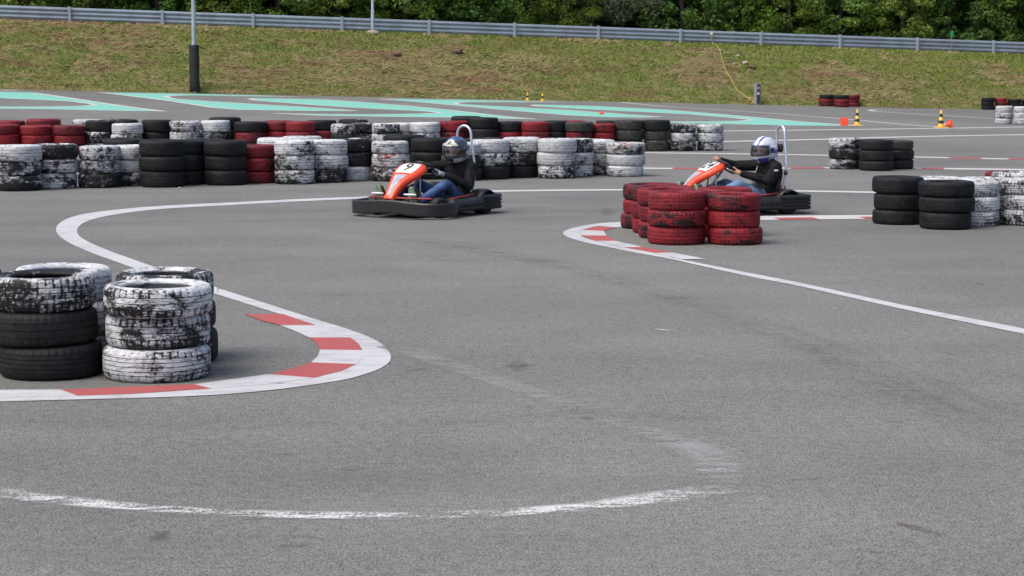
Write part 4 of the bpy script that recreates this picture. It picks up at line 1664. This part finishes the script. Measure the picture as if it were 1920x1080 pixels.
# ================================================================== DRIVERS
def capsule(bm, a, b, ra, rb, seg=14):
    a, b = Vector(a), Vector(b)
    d = b - a
    L = d.length
    t = d.normalized() if L > 1e-6 else Vector((0, 0, 1))
    ref = Vector((0, 0, 1)) if abs(t.z) < 0.9 else Vector((1, 0, 0))
    n = (ref - t * ref.dot(t)).normalized()
    c = t.cross(n)
    rings = []
    for q in range(1, 6):
        an = -math.pi / 2 + (math.pi / 2) * q / 5
        rings.append((a + t * (ra * math.sin(an)), ra * math.cos(an)))
    for q in range(0, 5):
        an = (math.pi / 2) * q / 5
        rings.append((b + t * (rb * math.sin(an)), rb * math.cos(an)))
    vs_ = []
    for p, r in rings:
        vs_.append([bm.verts.new(p + n * (math.cos(2 * math.pi * k / seg) * r) + c * (math.sin(2 * math.pi * k / seg) * r)) for k in range(seg)])
    v0, v1 = bm.verts.new(a - t * ra), bm.verts.new(b + t * rb)
    for i in range(len(vs_) - 1):
        for k in range(seg):
            l = (k + 1) % seg
            bm.faces.new((vs_[i][k], vs_[i][l], vs_[i + 1][l], vs_[i + 1][k]))
    for k in range(seg):
        l = (k + 1) % seg
        bm.faces.new((v0, vs_[0][l], vs_[0][k]))
        bm.faces.new((v1, vs_[-1][k], vs_[-1][l]))


def body_mesh(segs, mats, voxel=0.011):
    """one continuous figure grown from tapered limbs; segs = (a, b, ra, rb, material index)"""
    bm = bmesh.new()
    for a, b, ra, rb, _ in segs:
        capsule(bm, a, b, ra, rb)
    me = bpy.data.meshes.new('body_raw')
    bm.to_mesh(me)
    bm.free()
    o = bpy.data.objects.new('body_raw', me)
    COL.objects.link(o)
    rm = o.modifiers.new('r', 'REMESH')
    rm.mode = 'VOXEL'
    rm.voxel_size = voxel
    sm = o.modifiers.new('s', 'SMOOTH')
    sm.factor = 0.5
    sm.iterations = 4
    dg = bpy.context.evaluated_depsgraph_get()
    out = bpy.data.meshes.new_from_object(o.evaluated_get(dg))
    bpy.data.objects.remove(o)
    out.materials.clear()
    for m in mats:
        out.materials.append(m)
    n = len(out.polygons)
    C = np.zeros(n * 3)
    out.polygons.foreach_get('center', C)
    C = C.reshape(-1, 3)
    best = np.full(n, 1e9)
    idx = np.zeros(n, dtype=np.int32)
    for a, b, ra, rb, mi_ in segs:
        a, b = np.array(a, float), np.array(b, float)
        d = b - a
        L2 = max(d.dot(d), 1e-9)
        t = np.clip(((C - a) @ d) / L2, 0, 1)
        dist = np.linalg.norm(C - (a + t[:, None] * d), axis=1) - (ra + (rb - ra) * t)
        w = dist < best
        best[w] = dist[w]
        idx[w] = mi_
    out.polygons.foreach_set('material_index', idx)
    out.polygons.foreach_set('use_smooth', [True] * n)
    return out


def hand_segs(wrist, palm, grip, side, mi_):
    """palm and five fingers curling round a bar; grip = (bar centre, bar direction)"""
    segs = [(wrist, palm, 0.026, 0.032, mi_)]
    p, gc, gd = Vector(palm), Vector(grip[0]), Vector(grip[1]).normalized()
    out = (gc - p)
    out = out.normalized() if out.length > 1e-5 else Vector((1, 0, 0))
    up = gd.cross(out).normalized()
    if up.z < 0:
        up = -up
    for i, L in enumerate((0.9, 1.05, 1.0, 0.8)):
        o_ = gd * (-0.030 + 0.020 * i)
        k0 = p + o_ + out * 0.010 + up * 0.014
        k1 = gc + o_ + up * 0.026 + out * 0.004
        k2 = gc + o_ + out * (0.030 * L) + up * 0.004
        k3 = gc + o_ + out * 0.010 - up * (0.022 * L)
        segs += [(k0, k1, 0.0105, 0.010, mi_), (k1, k2, 0.010, 0.009, mi_), (k2, k3, 0.009, 0.0078, mi_)]
    t0 = p - gd * 0.024 * side - up * 0.004
    t1 = gc - gd * 0.050 * side - up * 0.010
    t2 = gc - gd * 0.020 * side + out * 0.012 - up * 0.026
    segs += [(t0, t1, 0.012, 0.011, mi_), (t1, t2, 0.011, 0.009, mi_)]
    return segs


def helmet_parts(person, c, rz, pitch, scheme, size):
    """full-face helmet with an eye port; local x is forwards"""
    h = empty('helmet', c, 0, person)
    h.rotation_euler = (0, pitch, rz)
    nu, nv = 96, 64

    def pt(az, el, off=0.0):
        ce, se = math.cos(el), math.sin(el)
        x = 0.158 * ce * math.cos(az)
        y = 0.132 * ce * math.sin(az)
        z = 0.150 * se
        fr = max(0.0, math.cos(az)) * ce
        if se < 0:                       # chin bar pushed forwards, neck cut narrower behind
            x += 0.030 * fr * min(1, -se * 2.2)
            y *= 1 - 0.10 * min(1, -se)
        v = Vector((x, y, z)) * size
        return v * (1 + off)

    def port(az, el):
        return abs(az) < R(66) and R(-15) + R(5) * (az / R(66)) ** 2 < el < R(26) - R(6) * (az / R(66)) ** 4
    V, idx = [], {}
    for j in range(nv + 1):
        el = R(-58) + (R(90) - R(-58)) * j / nv
        for i in range(nu):
            az = -math.pi + 2 * math.pi * i / nu
            idx[(i, j)] = len(V)
            V.append(pt(az, el))
    F, MI = [], []
    for j in range(nv):
        el = R(-58) + (R(148)) * (j + 0.5) / nv
        for i in range(nu):
            az = -math.pi + 2 * math.pi * (i + 0.5) / nu
            if port(az, el):
                continue
            F.append((idx[(i, j)], idx[((i + 1) % nu, j)], idx[((i + 1) % nu, j + 1)], idx[(i, j + 1)]))
            MI.append(scheme(az, el, pt(az, el) / size))
    mats = [M['helm_navy'], M['helm_blue'], M['helm_cream'], M['helm_silver'], M['helm_white'], M['helm_violet'], M['trim_black']]
    sh = obj('shell', V, F, mats, h)
    sh.data.polygons.foreach_set('material_index', MI)
    md = sh.modifiers.new('thick', 'SOLIDIFY')
    md.thickness = 0.014
    md.offset = -1
    # trim round the eye port
    ring = []
    for i in range(40):
        f = i / 40
        if f < 0.5:
            az = R(-66) + R(132) * f * 2
            el = R(26) - R(6) * (az / R(66)) ** 4
        else:
            az = R(66) - R(132) * (f - 0.5) * 2
            el = R(-15) + R(5) * (az / R(66)) ** 2
        ring.append(pt(az, el, 0.004))
    v, f = tube(ring, 0.0055 * size, 6, closed=True)
    obj('port_trim', v, f, M['trim_black'], h)
    # visor
    V, F = [], []
    for j in range(9):
        for i in range(25):
            az = R(-74) + R(148) * i / 24
            el = R(-17) + R(46) * j / 8
            V.append(pt(az, el, 0.035))
    for j in range(8):
        for i in range(24):
            F.append((j * 25 + i, j * 25 + i + 1, (j + 1) * 25 + i + 1, (j + 1) * 25 + i))
    obj('visor', V, F, M['visor'], h)
    for s in (-1, 1):
        p = pt(R(82) * s, R(6), 0.02)
        v, f = tube([p * 0.97, p * 1.035], [0.022 * size, 0.019 * size], 12)
        obj('visor_hinge', v, f, M['trim_black'], h)
    v, f = tube([pt(R(-14), R(-36), 0.012), pt(R(0), R(-36), 0.014), pt(R(14), R(-36), 0.012)], 0.008 * size, 6)
    obj('chin_vent', v, f, M['trim_black'], h)
    return h


def make_driver(kart, pose, label, jeans, hands, scheme, hel_rz, hel_pitch, size):
    p = empty('person', kart.location, kart.rotation_euler.z)
    tag(p, label, 'person')
    P = {n: Vector(v) for n, v in pose.items()}
    mats = [M['jacket'], M[jeans], M['skin'], M[hands[0]], M[hands[1]]]
    sg = []
    # torso, wide shoulders, neck
    pel, wai, che, nec, hd = P['pelvis'], P['waist'], P['chest'], P['neck'], P['head']
    for s in (-1, 1):
        sg += [(pel + Vector((0, s * 0.07, 0)), wai + Vector((0, s * 0.055, 0)), 0.110, 0.108, 0),
               (wai + Vector((0, s * 0.055, 0)), che + Vector((0, s * 0.075, 0)), 0.108, 0.125, 0)]
    sl, sr = P['sh_l'], P['sh_r']
    sg += [(che, sl.lerp(nec, 0.2) - Vector((0, 0, 0.01)), 0.11, 0.075, 0), (che, sr.lerp(nec, 0.2) - Vector((0, 0, 0.01)), 0.11, 0.075, 0),
           (nec.lerp(sl, 0.25), sl, 0.070, 0.068, 0), (nec.lerp(sr, 0.25), sr, 0.070, 0.068, 0),
           (nec - Vector((0, 0, 0.03)), nec.lerp(hd, 0.22), 0.078, 0.072, 0),        # collar
           (nec, hd - Vector((0, 0, 0.04)), 0.058, 0.058, 2)]
    # head: skull, jaw, nose
    hf = Vector((math.cos(hel_rz), math.sin(hel_rz), 0))
    hs = Vector((-math.sin(hel_rz), math.cos(hel_rz), 0))
    sg += [(hd - hf * 0.03 + Vector((0, 0, 0.02)), hd + hf * 0.012 + Vector((0, 0, 0.015)), 0.088, 0.082, 2),
           (hd + hf * 0.028 + Vector((0, 0, -0.02)), hd + hf * 0.035 + Vector((0, 0, -0.075)), 0.062, 0.045, 2),
           (hd + hf * 0.088 + Vector((0, 0, 0.018)), hd + hf * 0.108 + Vector((0, 0, -0.022)), 0.011, 0.016, 2),
           (hd + hf * 0.086 + hs * 0.03 + Vector((0, 0, 0.034)), hd + hf * 0.086 - hs * 0.03 + Vector((0, 0, 0.034)), 0.012, 0.012, 2)]
    # arms
    for s, sh, el, wr, pm, grip, mi_ in ((1, sl, P['el_l'], P['wr_l'], P['hand_l'], P['grip_l'], 3), (-1, sr, P['el_r'], P['wr_r'], P['hand_r'], P['grip_r'], 4)):
        sg += [(sh, el, 0.074, 0.062, 0), (el, wr, 0.062, 0.044, 0)]
        sg += hand_segs(wr, pm, (grip, P['bar_l'] if s > 0 else P['bar_r']), s, mi_)
    # legs
    for s in 'lr':
        hip, kn, an = P['hip_' + s], P['kn_' + s], P['an_' + s]
        sg += [(hip, hip.lerp(kn, 0.55), 0.095, 0.084, 1), (hip.lerp(kn, 0.55), kn, 0.084, 0.066, 1), (kn, kn.lerp(an, 0.4), 0.066, 0.062, 1), (kn.lerp(an, 0.4), an, 0.062, 0.046, 1)]
    sg += [(P['hip_l'], P['hip_r'], 0.10, 0.10, 1)]
    me = body_mesh(sg, mats)
    link(bpy.data.objects.new('body', me), p)
    # shoes with pale green soles, pressed on the pedals
    for s in 'lr':
        an, toe = P['an_' + s], P['toe_' + s]
        d = (toe - an)
        bm = bmesh.new()
        heel = an + Vector((0.045, 0, -0.045))
        capsule(bm, an + Vector((0.01, 0, -0.01)), heel, 0.046, 0.044)
        capsule(bm, heel, heel.lerp(toe, 0.55), 0.046, 0.045)
        capsule(bm, heel.lerp(toe, 0.55), toe, 0.046, 0.036)
        sh_ = bm_obj('shoe', bm, M['shoe'], p, smooth=True)
        # sole: flat oval facing forwards
        ax = (toe - heel).normalized()
        sd = Vector((0, 1, 0))
        nr = sd.cross(ax).normalized()
        if nr.x < 0:
            nr = -nr
        V, F = [], []
        mid = heel.lerp(toe, 0.52)
        n = 24
        half = (toe - heel).length / 2 + 0.045
        for lay in (0.036, 0.052):
            for i in range(n):
                a = 2 * math.pi * i / n
                wdt = 0.047 * (1 + 0.12 * math.cos(a)) * (1 if lay < 0.05 else 0.97)
                V.append(mid + ax * (math.cos(a) * half) + sd * (math.sin(a) * wdt) + nr * lay)
        F.append(tuple(range(n)))
        F.append(tuple(range(n, 2 * n)))
        for i in range(n):
            F.append((i, (i + 1) % n, n + (i + 1) % n, n + i))
        obj('sole', V, F, M['sole'], sh_, smooth=False)
    helmet_parts(p, P['head'] + Vector((0, 0, 0.0)), hel_rz, hel_pitch, scheme, size)
    return p


def scheme_dark(az, el, q):
    # navy shell, blue crown, cream swooshes above the port and a cream chin
    if el < R(-24) and abs(az) < R(75):
        if el < R(-44):
            return 0
        return 6 if abs(az) < R(26) and el > R(-42) else 2
    if el > R(62):
        return 1
    if el > R(26):
        t = abs(az) - R(16) - (R(52) - el) * 0.9
        if abs(t) < R(11):
            return 2
        if abs(az) < R(20) and el < R(34):
            return 2
        return 1 if el > R(48) else 0
    if abs(az) > R(80):
        w = math.sin(az * 3 + el * 4)
        return 2 if w > 0.72 else (3 if w < -0.8 else 0)
    return 0


def scheme_striped(az, el, q):
    # silver and white shell with two violet stripes running over the crown
    if el > R(24):
        y = q.y
        if abs(abs(y + 0.005) - 0.036) < 0.0135:
            return 5
        if abs(y) < 0.022:
            return 4
        return 3 if abs(y) > 0.065 else 4
    if el < R(-26):
        return 5 if abs(math.sin(az * 2.0)) > 0.62 else 3
    if abs(az) > R(72):
        band = math.sin(el * 7 + az * 1.2)
        return 5 if band > 0.55 else (3 if band > -0.5 else 4)
    return 3


K1 = make_kart((806, 401.5), R(35), '9', 'go-kart with orange nose fairing numbered 9, out on the open track')
K2 = make_kart((1381, 398), R(70), '24', 'go-kart with orange nose fairing numbered 24, partly behind the red tyres')
common = dict(pelvis=(-0.30, 0.15, 0.19), waist=(-0.345, 0.15, 0.33), chest=(-0.345, 0.18, 0.49), neck=(-0.315, 0.185, 0.620), head=(-0.265, 0.195, 0.752),
              sh_l=(-0.335, 0.365, 0.555), sh_r=(-0.325, 0.015, 0.560),
              hip_l=(-0.25, 0.235, 0.165), hip_r=(-0.25, 0.065, 0.165), kn_l=(0.12, 0.285, 0.345), kn_r=(0.14, -0.02, 0.345),
              an_l=(0.50, 0.235, 0.185), an_r=(0.50, -0.245, 0.185), toe_l=(0.605, 0.225, 0.335), toe_r=(0.605, -0.262, 0.335))
pose1 = dict(common)
pose1.update(el_l=(-0.20, 0.43, 0.345), wr_l=(0.035, 0.275, 0.47), hand_l=(0.085, 0.225, 0.495), grip_l=(0.112, 0.172, 0.510), bar_l=(0.9, 0.2, 0.7),
             el_r=(-0.05, -0.150, 0.545), wr_r=(0.13, -0.110, 0.575), hand_r=(0.175, -0.100, 0.585), grip_r=(0.205, -0.082, 0.592), bar_r=(0.8, -0.3, 0.6),
             kn_l=(0.10, 0.31, 0.365))
pose2 = dict(common)
pose2.update(el_l=(-0.22, 0.42, 0.40), wr_l=(0.04, 0.245, 0.475), hand_l=(0.085, 0.205, 0.495), grip_l=(0.118, 0.172, 0.515), bar_l=(0.9, 0.2, 0.7),
             el_r=(-0.03, -0.150, 0.555), wr_r=(0.18, -0.095, 0.620), hand_r=(0.225, -0.075, 0.632), grip_r=(0.250, -0.045, 0.640), bar_r=(0.6, -0.6, 0.5))
make_driver(K1, pose1, 'driver in black jacket, blue jeans and dark blue helmet, turning the wheel of kart 9', 'jeans_dark', ('glove', 'glove_black'), scheme_dark, R(6), R(8), 1.14)
D2 = make_driver(K2, pose2, 'driver in black jacket, faded jeans and silver helmet with violet stripes, steering kart 24', 'jeans_light', ('skin', 'skin'), scheme_striped, R(22), R(6), 1.12)
v, f = tube([(-0.196, 0.10, 0.43), (-0.200, 0.105, 0.49), (-0.222, 0.112, 0.565)], 0.009, 6)
obj('jacket_zip', v, f, M['alloy'], D2)
bm_obj('sleeve_logo', box_bm(0.050, 0.010, 0.018, 0.003, (-0.290, 0.456, 0.522), rot=None), M['plate_white'], D2)


# ================================================================== LAMP POSTS, CONES, SMALL THINGS
def lamp_post(base, sleeve, r0, label, foot=False):
    l = empty('lamp_post', base)
    tag(l, label, 'lamp post')
    v, f = lathe([(r0, -0.1), (r0, 1.0), (r0 * 0.78 if not sleeve else r0 * 0.98, 1.05), (r0 * 0.75, 5.0), (r0 * 0.5, 9.0), (0.0, 9.02)], 18)
    obj('pole', v, f, M['pole'], l)
    if sleeve:
        V, F = [], []
        n = 16
        zs = [0.0, 0.03] + [0.25 * i for i in range(1, 8)] + [1.84, 1.87]
        for j, z in enumerate(zs):
            rr = 0.205 + 0.008 * math.sin(z * 7) + (0 if 0 < j < len(zs) - 1 else -0.02)
            for k_ in range(n):
                a = 2 * math.pi * k_ / n
                V.append((rr * math.cos(a), rr * math.sin(a), z))
        for j in range(len(zs) - 1):
            for k_ in range(n):
                F.append((j * n + k_, j * n + (k_ + 1) % n, (j + 1) * n + (k_ + 1) % n, (j + 1) * n + k_))
        F.append(tuple((len(zs) - 1) * n + k_ for k_ in range(n)))
        sl_ = obj('padded_sleeve', V, F, M['pad'], l)
        sharp_by_angle(sl_, 50)
        bm = box_bm(0.03, 0.012, 1.8, 0.003, (0.09, -0.196, 0.93))
        bm_obj('sleeve_seam', bm, M['trim_black'], sl_)
    if foot:
        v, f = lathe([(0.33, -0.12), (0.31, 0.04), (0.24, 0.10), (0.10, 0.13)], 14)
        obj('footing', v, f, M['concrete'], l)
    bm = box_bm(0.10, 1.3, 0.07, 0.01, (0, -0.6, 9.0))
    bm_obj('arm', bm, M['pole'], l)
    bm = box_bm(0.30, 0.75, 0.12, 0.04, (0, -1.45, 9.0))
    bm_obj('lamp_head', bm, M['galv'], l)
    return l


g = ground(368, 167.5)
Xl = g.x
pb = bank_pt(-12.6, 0.03)
Yl = edge_y((368 - 960) * 82.9 / FPX) + 0.15
Xl = (368 - 960) * Yl / FPX
lamp_post((Xl, Yl, bank_pt(Xl, 0.03).z - 0.02), True, 0.10, 'tall grey lamp post in a black padded sleeve at the foot of the bank')
Yl = 91.0
Xl = (701 - 960) * Yl / FPX
Yl = rail_y(Xl) - 0.35
lamp_post((Xl, Yl, rail_z(Xl) - 0.01), False, 0.080, 'slim grey lamp post on the bank crest beside the guard rail', True)


def cone_parts(root, H, B, colA, colB, bands):
    bm = box_bm(B, B, 0.03 * H / 0.5, 0.008, (0, 0, 0.016 * H / 0.5))
    bm_obj('base', bm, colA, root)

    def rad(z):
        return (0.088 - 0.066 * z / 0.5) * H / 0.5
    zs = [0.032 * H / 0.5, H]
    v, f = lathe([(rad(0) + 0.02, zs[0]), (rad(0.05), 0.05 * H / 0.5), (rad(0.5), H), (rad(0.5) * 0.6, H + 0.004), (0, H + 0.004)], 24)
    obj('cone_body', v, f, colA, root)
    for a, b in bands:
        def rz_(z):
            return (0.088 - 0.066 * z) * H / 0.5
        za, zb = a * H, b * H
        v, f = lathe([(rad(a * 0.5) + 0.001, za), (rad(a * 0.5) + 0.004, za + 0.002), (rad(b * 0.5) + 0.004, zb - 0.002), (rad(b * 0.5) + 0.001, zb)], 24)
        obj('band', v, f, colB, root)


for px, py, H, lab in ((1607, 236, 0.47, 'upright yellow and black striped cone at the tip of the turquoise band'),
                       (1764, 240, 0.50, 'upright yellow and black striped cone beside the toppled orange and white cone'),
                       (989, 188.6, 0.36, 'small yellow and black cone at the grass edge, farther one of the pair'),
                       (1017, 190.0, 0.35, 'small yellow and black cone at the grass edge, nearer one of the pair')):
    g = ground(px, py)
    c_ = empty('traffic_cone', (g.x, g.y, hgt(g.x, g.y)), random.uniform(0.1, 0.5))
    tag(c_, lab, 'traffic cone', 'striped cones on the circuit')
    cone_parts(c_, H, 0.27 * H / 0.47, M['cone_yellow'], M['cone_black'], ((0.26, 0.43), (0.62, 0.80)) if H > 0.4 else ((0.35, 0.62),))
for px, py, rz_, H, lab, bands in ((1583, 236, R(8), 0.40, 'orange cone lying on its side with its square base towards the track', ((0.45, 0.7),)),
                                   (1783, 240, R(-55), 0.42, 'toppled orange and white cone lying beside the yellow striped cone', ((0.42, 0.74),))):
    g = ground(px, py)
    c_ = empty('toppled_cone', (g.x, g.y, hgt(g.x, g.y) + 0.118))
    # lying: cone axis horizontal, slightly down at the tip
    c_.rotation_euler = (R(-90) - R(11), 0, rz_ if px < 1700 else R(100))
    tag(c_, lab, 'traffic cone', 'toppled orange cones')
    cone_parts(c_, H, 0.23, M['cone_orange'], M['cone_white'], bands)

# service post with hose
Yp = edge_y((1418 - 960) * 89 / FPX) + 0.1
Xp = (1418.5 - 960) * Yp / FPX
zp = bank_pt(Xp, 0.02).z - 0.03
sp_ = empty('service_post', (Xp, Yp, zp), R(-14))
tag(sp_, 'grey service post with a black front panel at the foot of the bank', 'post')
bm_obj('housing', box_bm(0.27, 0.22, 0.92, 0.012, (0, 0, 0.46)), M['post_grey'], sp_)
bm_obj('front_panel', box_bm(0.15, 0.012, 0.86, 0.004, (0.048, -0.117, 0.46)), M['ink'], sp_)
bm_obj('socket_cover', box_bm(0.10, 0.02, 0.06, 0.006, (0.05, -0.128, 0.47)), M['cone_white'], sp_)
bm_obj('warning_label', box_bm(0.09, 0.006, 0.05, 0.002, (0.05, -0.127, 0.56)), M['red_trim'], sp_)
bm_obj('socket', box_bm(0.09, 0.02, 0.09, 0.008, (0.05, -0.128, 0.72)), M['post_grey'], sp_)
bm_obj('cap', box_bm(0.29, 0.24, 0.02, 0.005, (0, 0, 0.932)), M['post_grey'], sp_)
# hose: coil by the post, then up the bank to the box on the rail
hp = []
for i in range(42):
    a = 2 * math.pi * i / 14
    hp.append((Xp - 0.30 + 0.13 * math.cos(a), Yp - 0.05 - 0.02 * (i / 42), zp + 0.17 + 0.13 * math.sin(a)))
for px, v in ((1393, 0.10), (1380, 0.16), (1372, 0.25), (1363, 0.36), (1358, 0.45), (1352, 0.55), (1350, 0.66), (1345, 0.78), (1340, 0.86), (1335, 0.90)):
    Yb = edge_y((px - 960) * 92 / FPX) * (1 - v) + rail_y((px - 960) * 96 / FPX) * v
    Xb = (px - 960) * Yb / FPX
    q = bank_pt(Xb, v)
    hp.append((q.x, q.y, q.z + 0.05))
Yb = rail_y((1331 - 960) * 95 / FPX) - 0.06
Xb = (1331 - 960) * Yb / FPX
hp.append((Xb, Yb - 0.01, rail_z(Xb) + 0.48))
v, f = tube(smooth_path(hp, 150, 1), 0.0135, 6)
tag(obj('hose', v, f, M['hose']), 'thin yellow hose coiled by the post and running up the bank', 'hose')
jb = empty('junction_box', (Xb, Yb - 0.015, rail_z(Xb) + 0.50), PHI)
tag(jb, 'small cream junction box fixed on the guard rail', 'junction box')
bm_obj('housing', box_bm(0.13, 0.07, 0.12, 0.012), M['cream'], jb)
bm_obj('lid', box_bm(0.11, 0.012, 0.10, 0.004, (0, -0.04, 0)), M['cone_white'], jb)
# green tag on a stake
Yt = rail_y((1778 - 960) * 97 / FPX) - 0.30
Xt = (1778 - 960) * Yt / FPX
stk = empty('marker_stake', (Xt, Yt, rail_z(Xt) - 0.02))
tag(stk, 'thin wooden stake with a green tag before the guard rail', 'stake')
bm_obj('stake', box_bm(0.045, 0.03, 0.95, 0.004, (0, 0, 0.42)), M['wood'], stk)
V = [(-0.085, -0.02, 0.78), (0.085, -0.02, 0.76), (0.10, -0.02, 0.98), (0.04, -0.02, 1.06), (-0.05, -0.02, 1.03), (-0.09, -0.02, 0.92)]
V = V + [(a, 0.016 - 0.035, c) for a, b, c in V]
F = [(0, 1, 2, 3, 4, 5), (11, 10, 9, 8, 7, 6)] + [(i, (i + 1) % 6, 6 + (i + 1) % 6, 6 + i) for i in range(6)]
tg = obj('green_tag', V, F, M['tag_green'], stk, smooth=False)


def lump(name, p, r, mat, seed, label, cat, squash=0.6):
    bm = bmesh.new()
    bmesh.ops.create_icosphere(bm, subdivisions=2, radius=1)
    for v in bm.verts:
        n_ = 0.7 + 0.6 * vnoise(v.co.x * 1.6 + 5, v.co.y * 1.6 + v.co.z * 2 + 5, seed)
        v.co = Vector((v.co.x * r * n_, v.co.y * r * n_, v.co.z * r * squash * n_))
    o = bm_obj(name, bm, mat, None, smooth=True, loc=p)
    tag(o, label, cat)
    return o


for i, (px, v, r, m, lab) in enumerate(((1382, 0.62, 0.11, 'stone', 'flat pale stone highest up in the bank\'s scrape'), (1376, 0.49, 0.08, 'stone', 'small pale stone in the middle of the bank\'s scrape'),
                                        (1396, 0.50, 0.14, 'stone', 'rounded tan stone beside the bank\'s scrape'), (1408, 0.42, 0.20, 'earth', 'dark clod of earth lowest in the bank\'s scrape'),
                                        (745, 0.47, 0.20, 'earth', 'dark clod of earth on the bank below the slim lamp post'), (857, 0.52, 0.24, 'earth', 'big brown clod on a bare patch of the bank'))):
    Yb = edge_y(0) + 0.252 * (px - 960) * 90 / FPX
    Yb = Yb * (1 - v) + rail_y((px - 960) * 94 / FPX) * v
    q = bank_pt((px - 960) * Yb / FPX, v)
    lump('stone' if m == 'stone' else 'earth_clod', (q.x, q.y, q.z + r * 0.2), r, M[m], 20 + i, lab, 'stone' if m == 'stone' else 'clod')
g = ground(1128, 214.5)
lump('orange_debris', (g.x, g.y, hgt(g.x, g.y) + 0.045), 0.075, M['cone_orange'], 31, 'small orange lump lying on a turquoise band', 'debris', 0.7)
g = ground(337, 354.5)
lump('pebble', (g.x, g.y, 0.012), 0.022, M['stone'], 33, 'small pebble on the asphalt before plain black tyre stacks', 'pebble', 0.7)
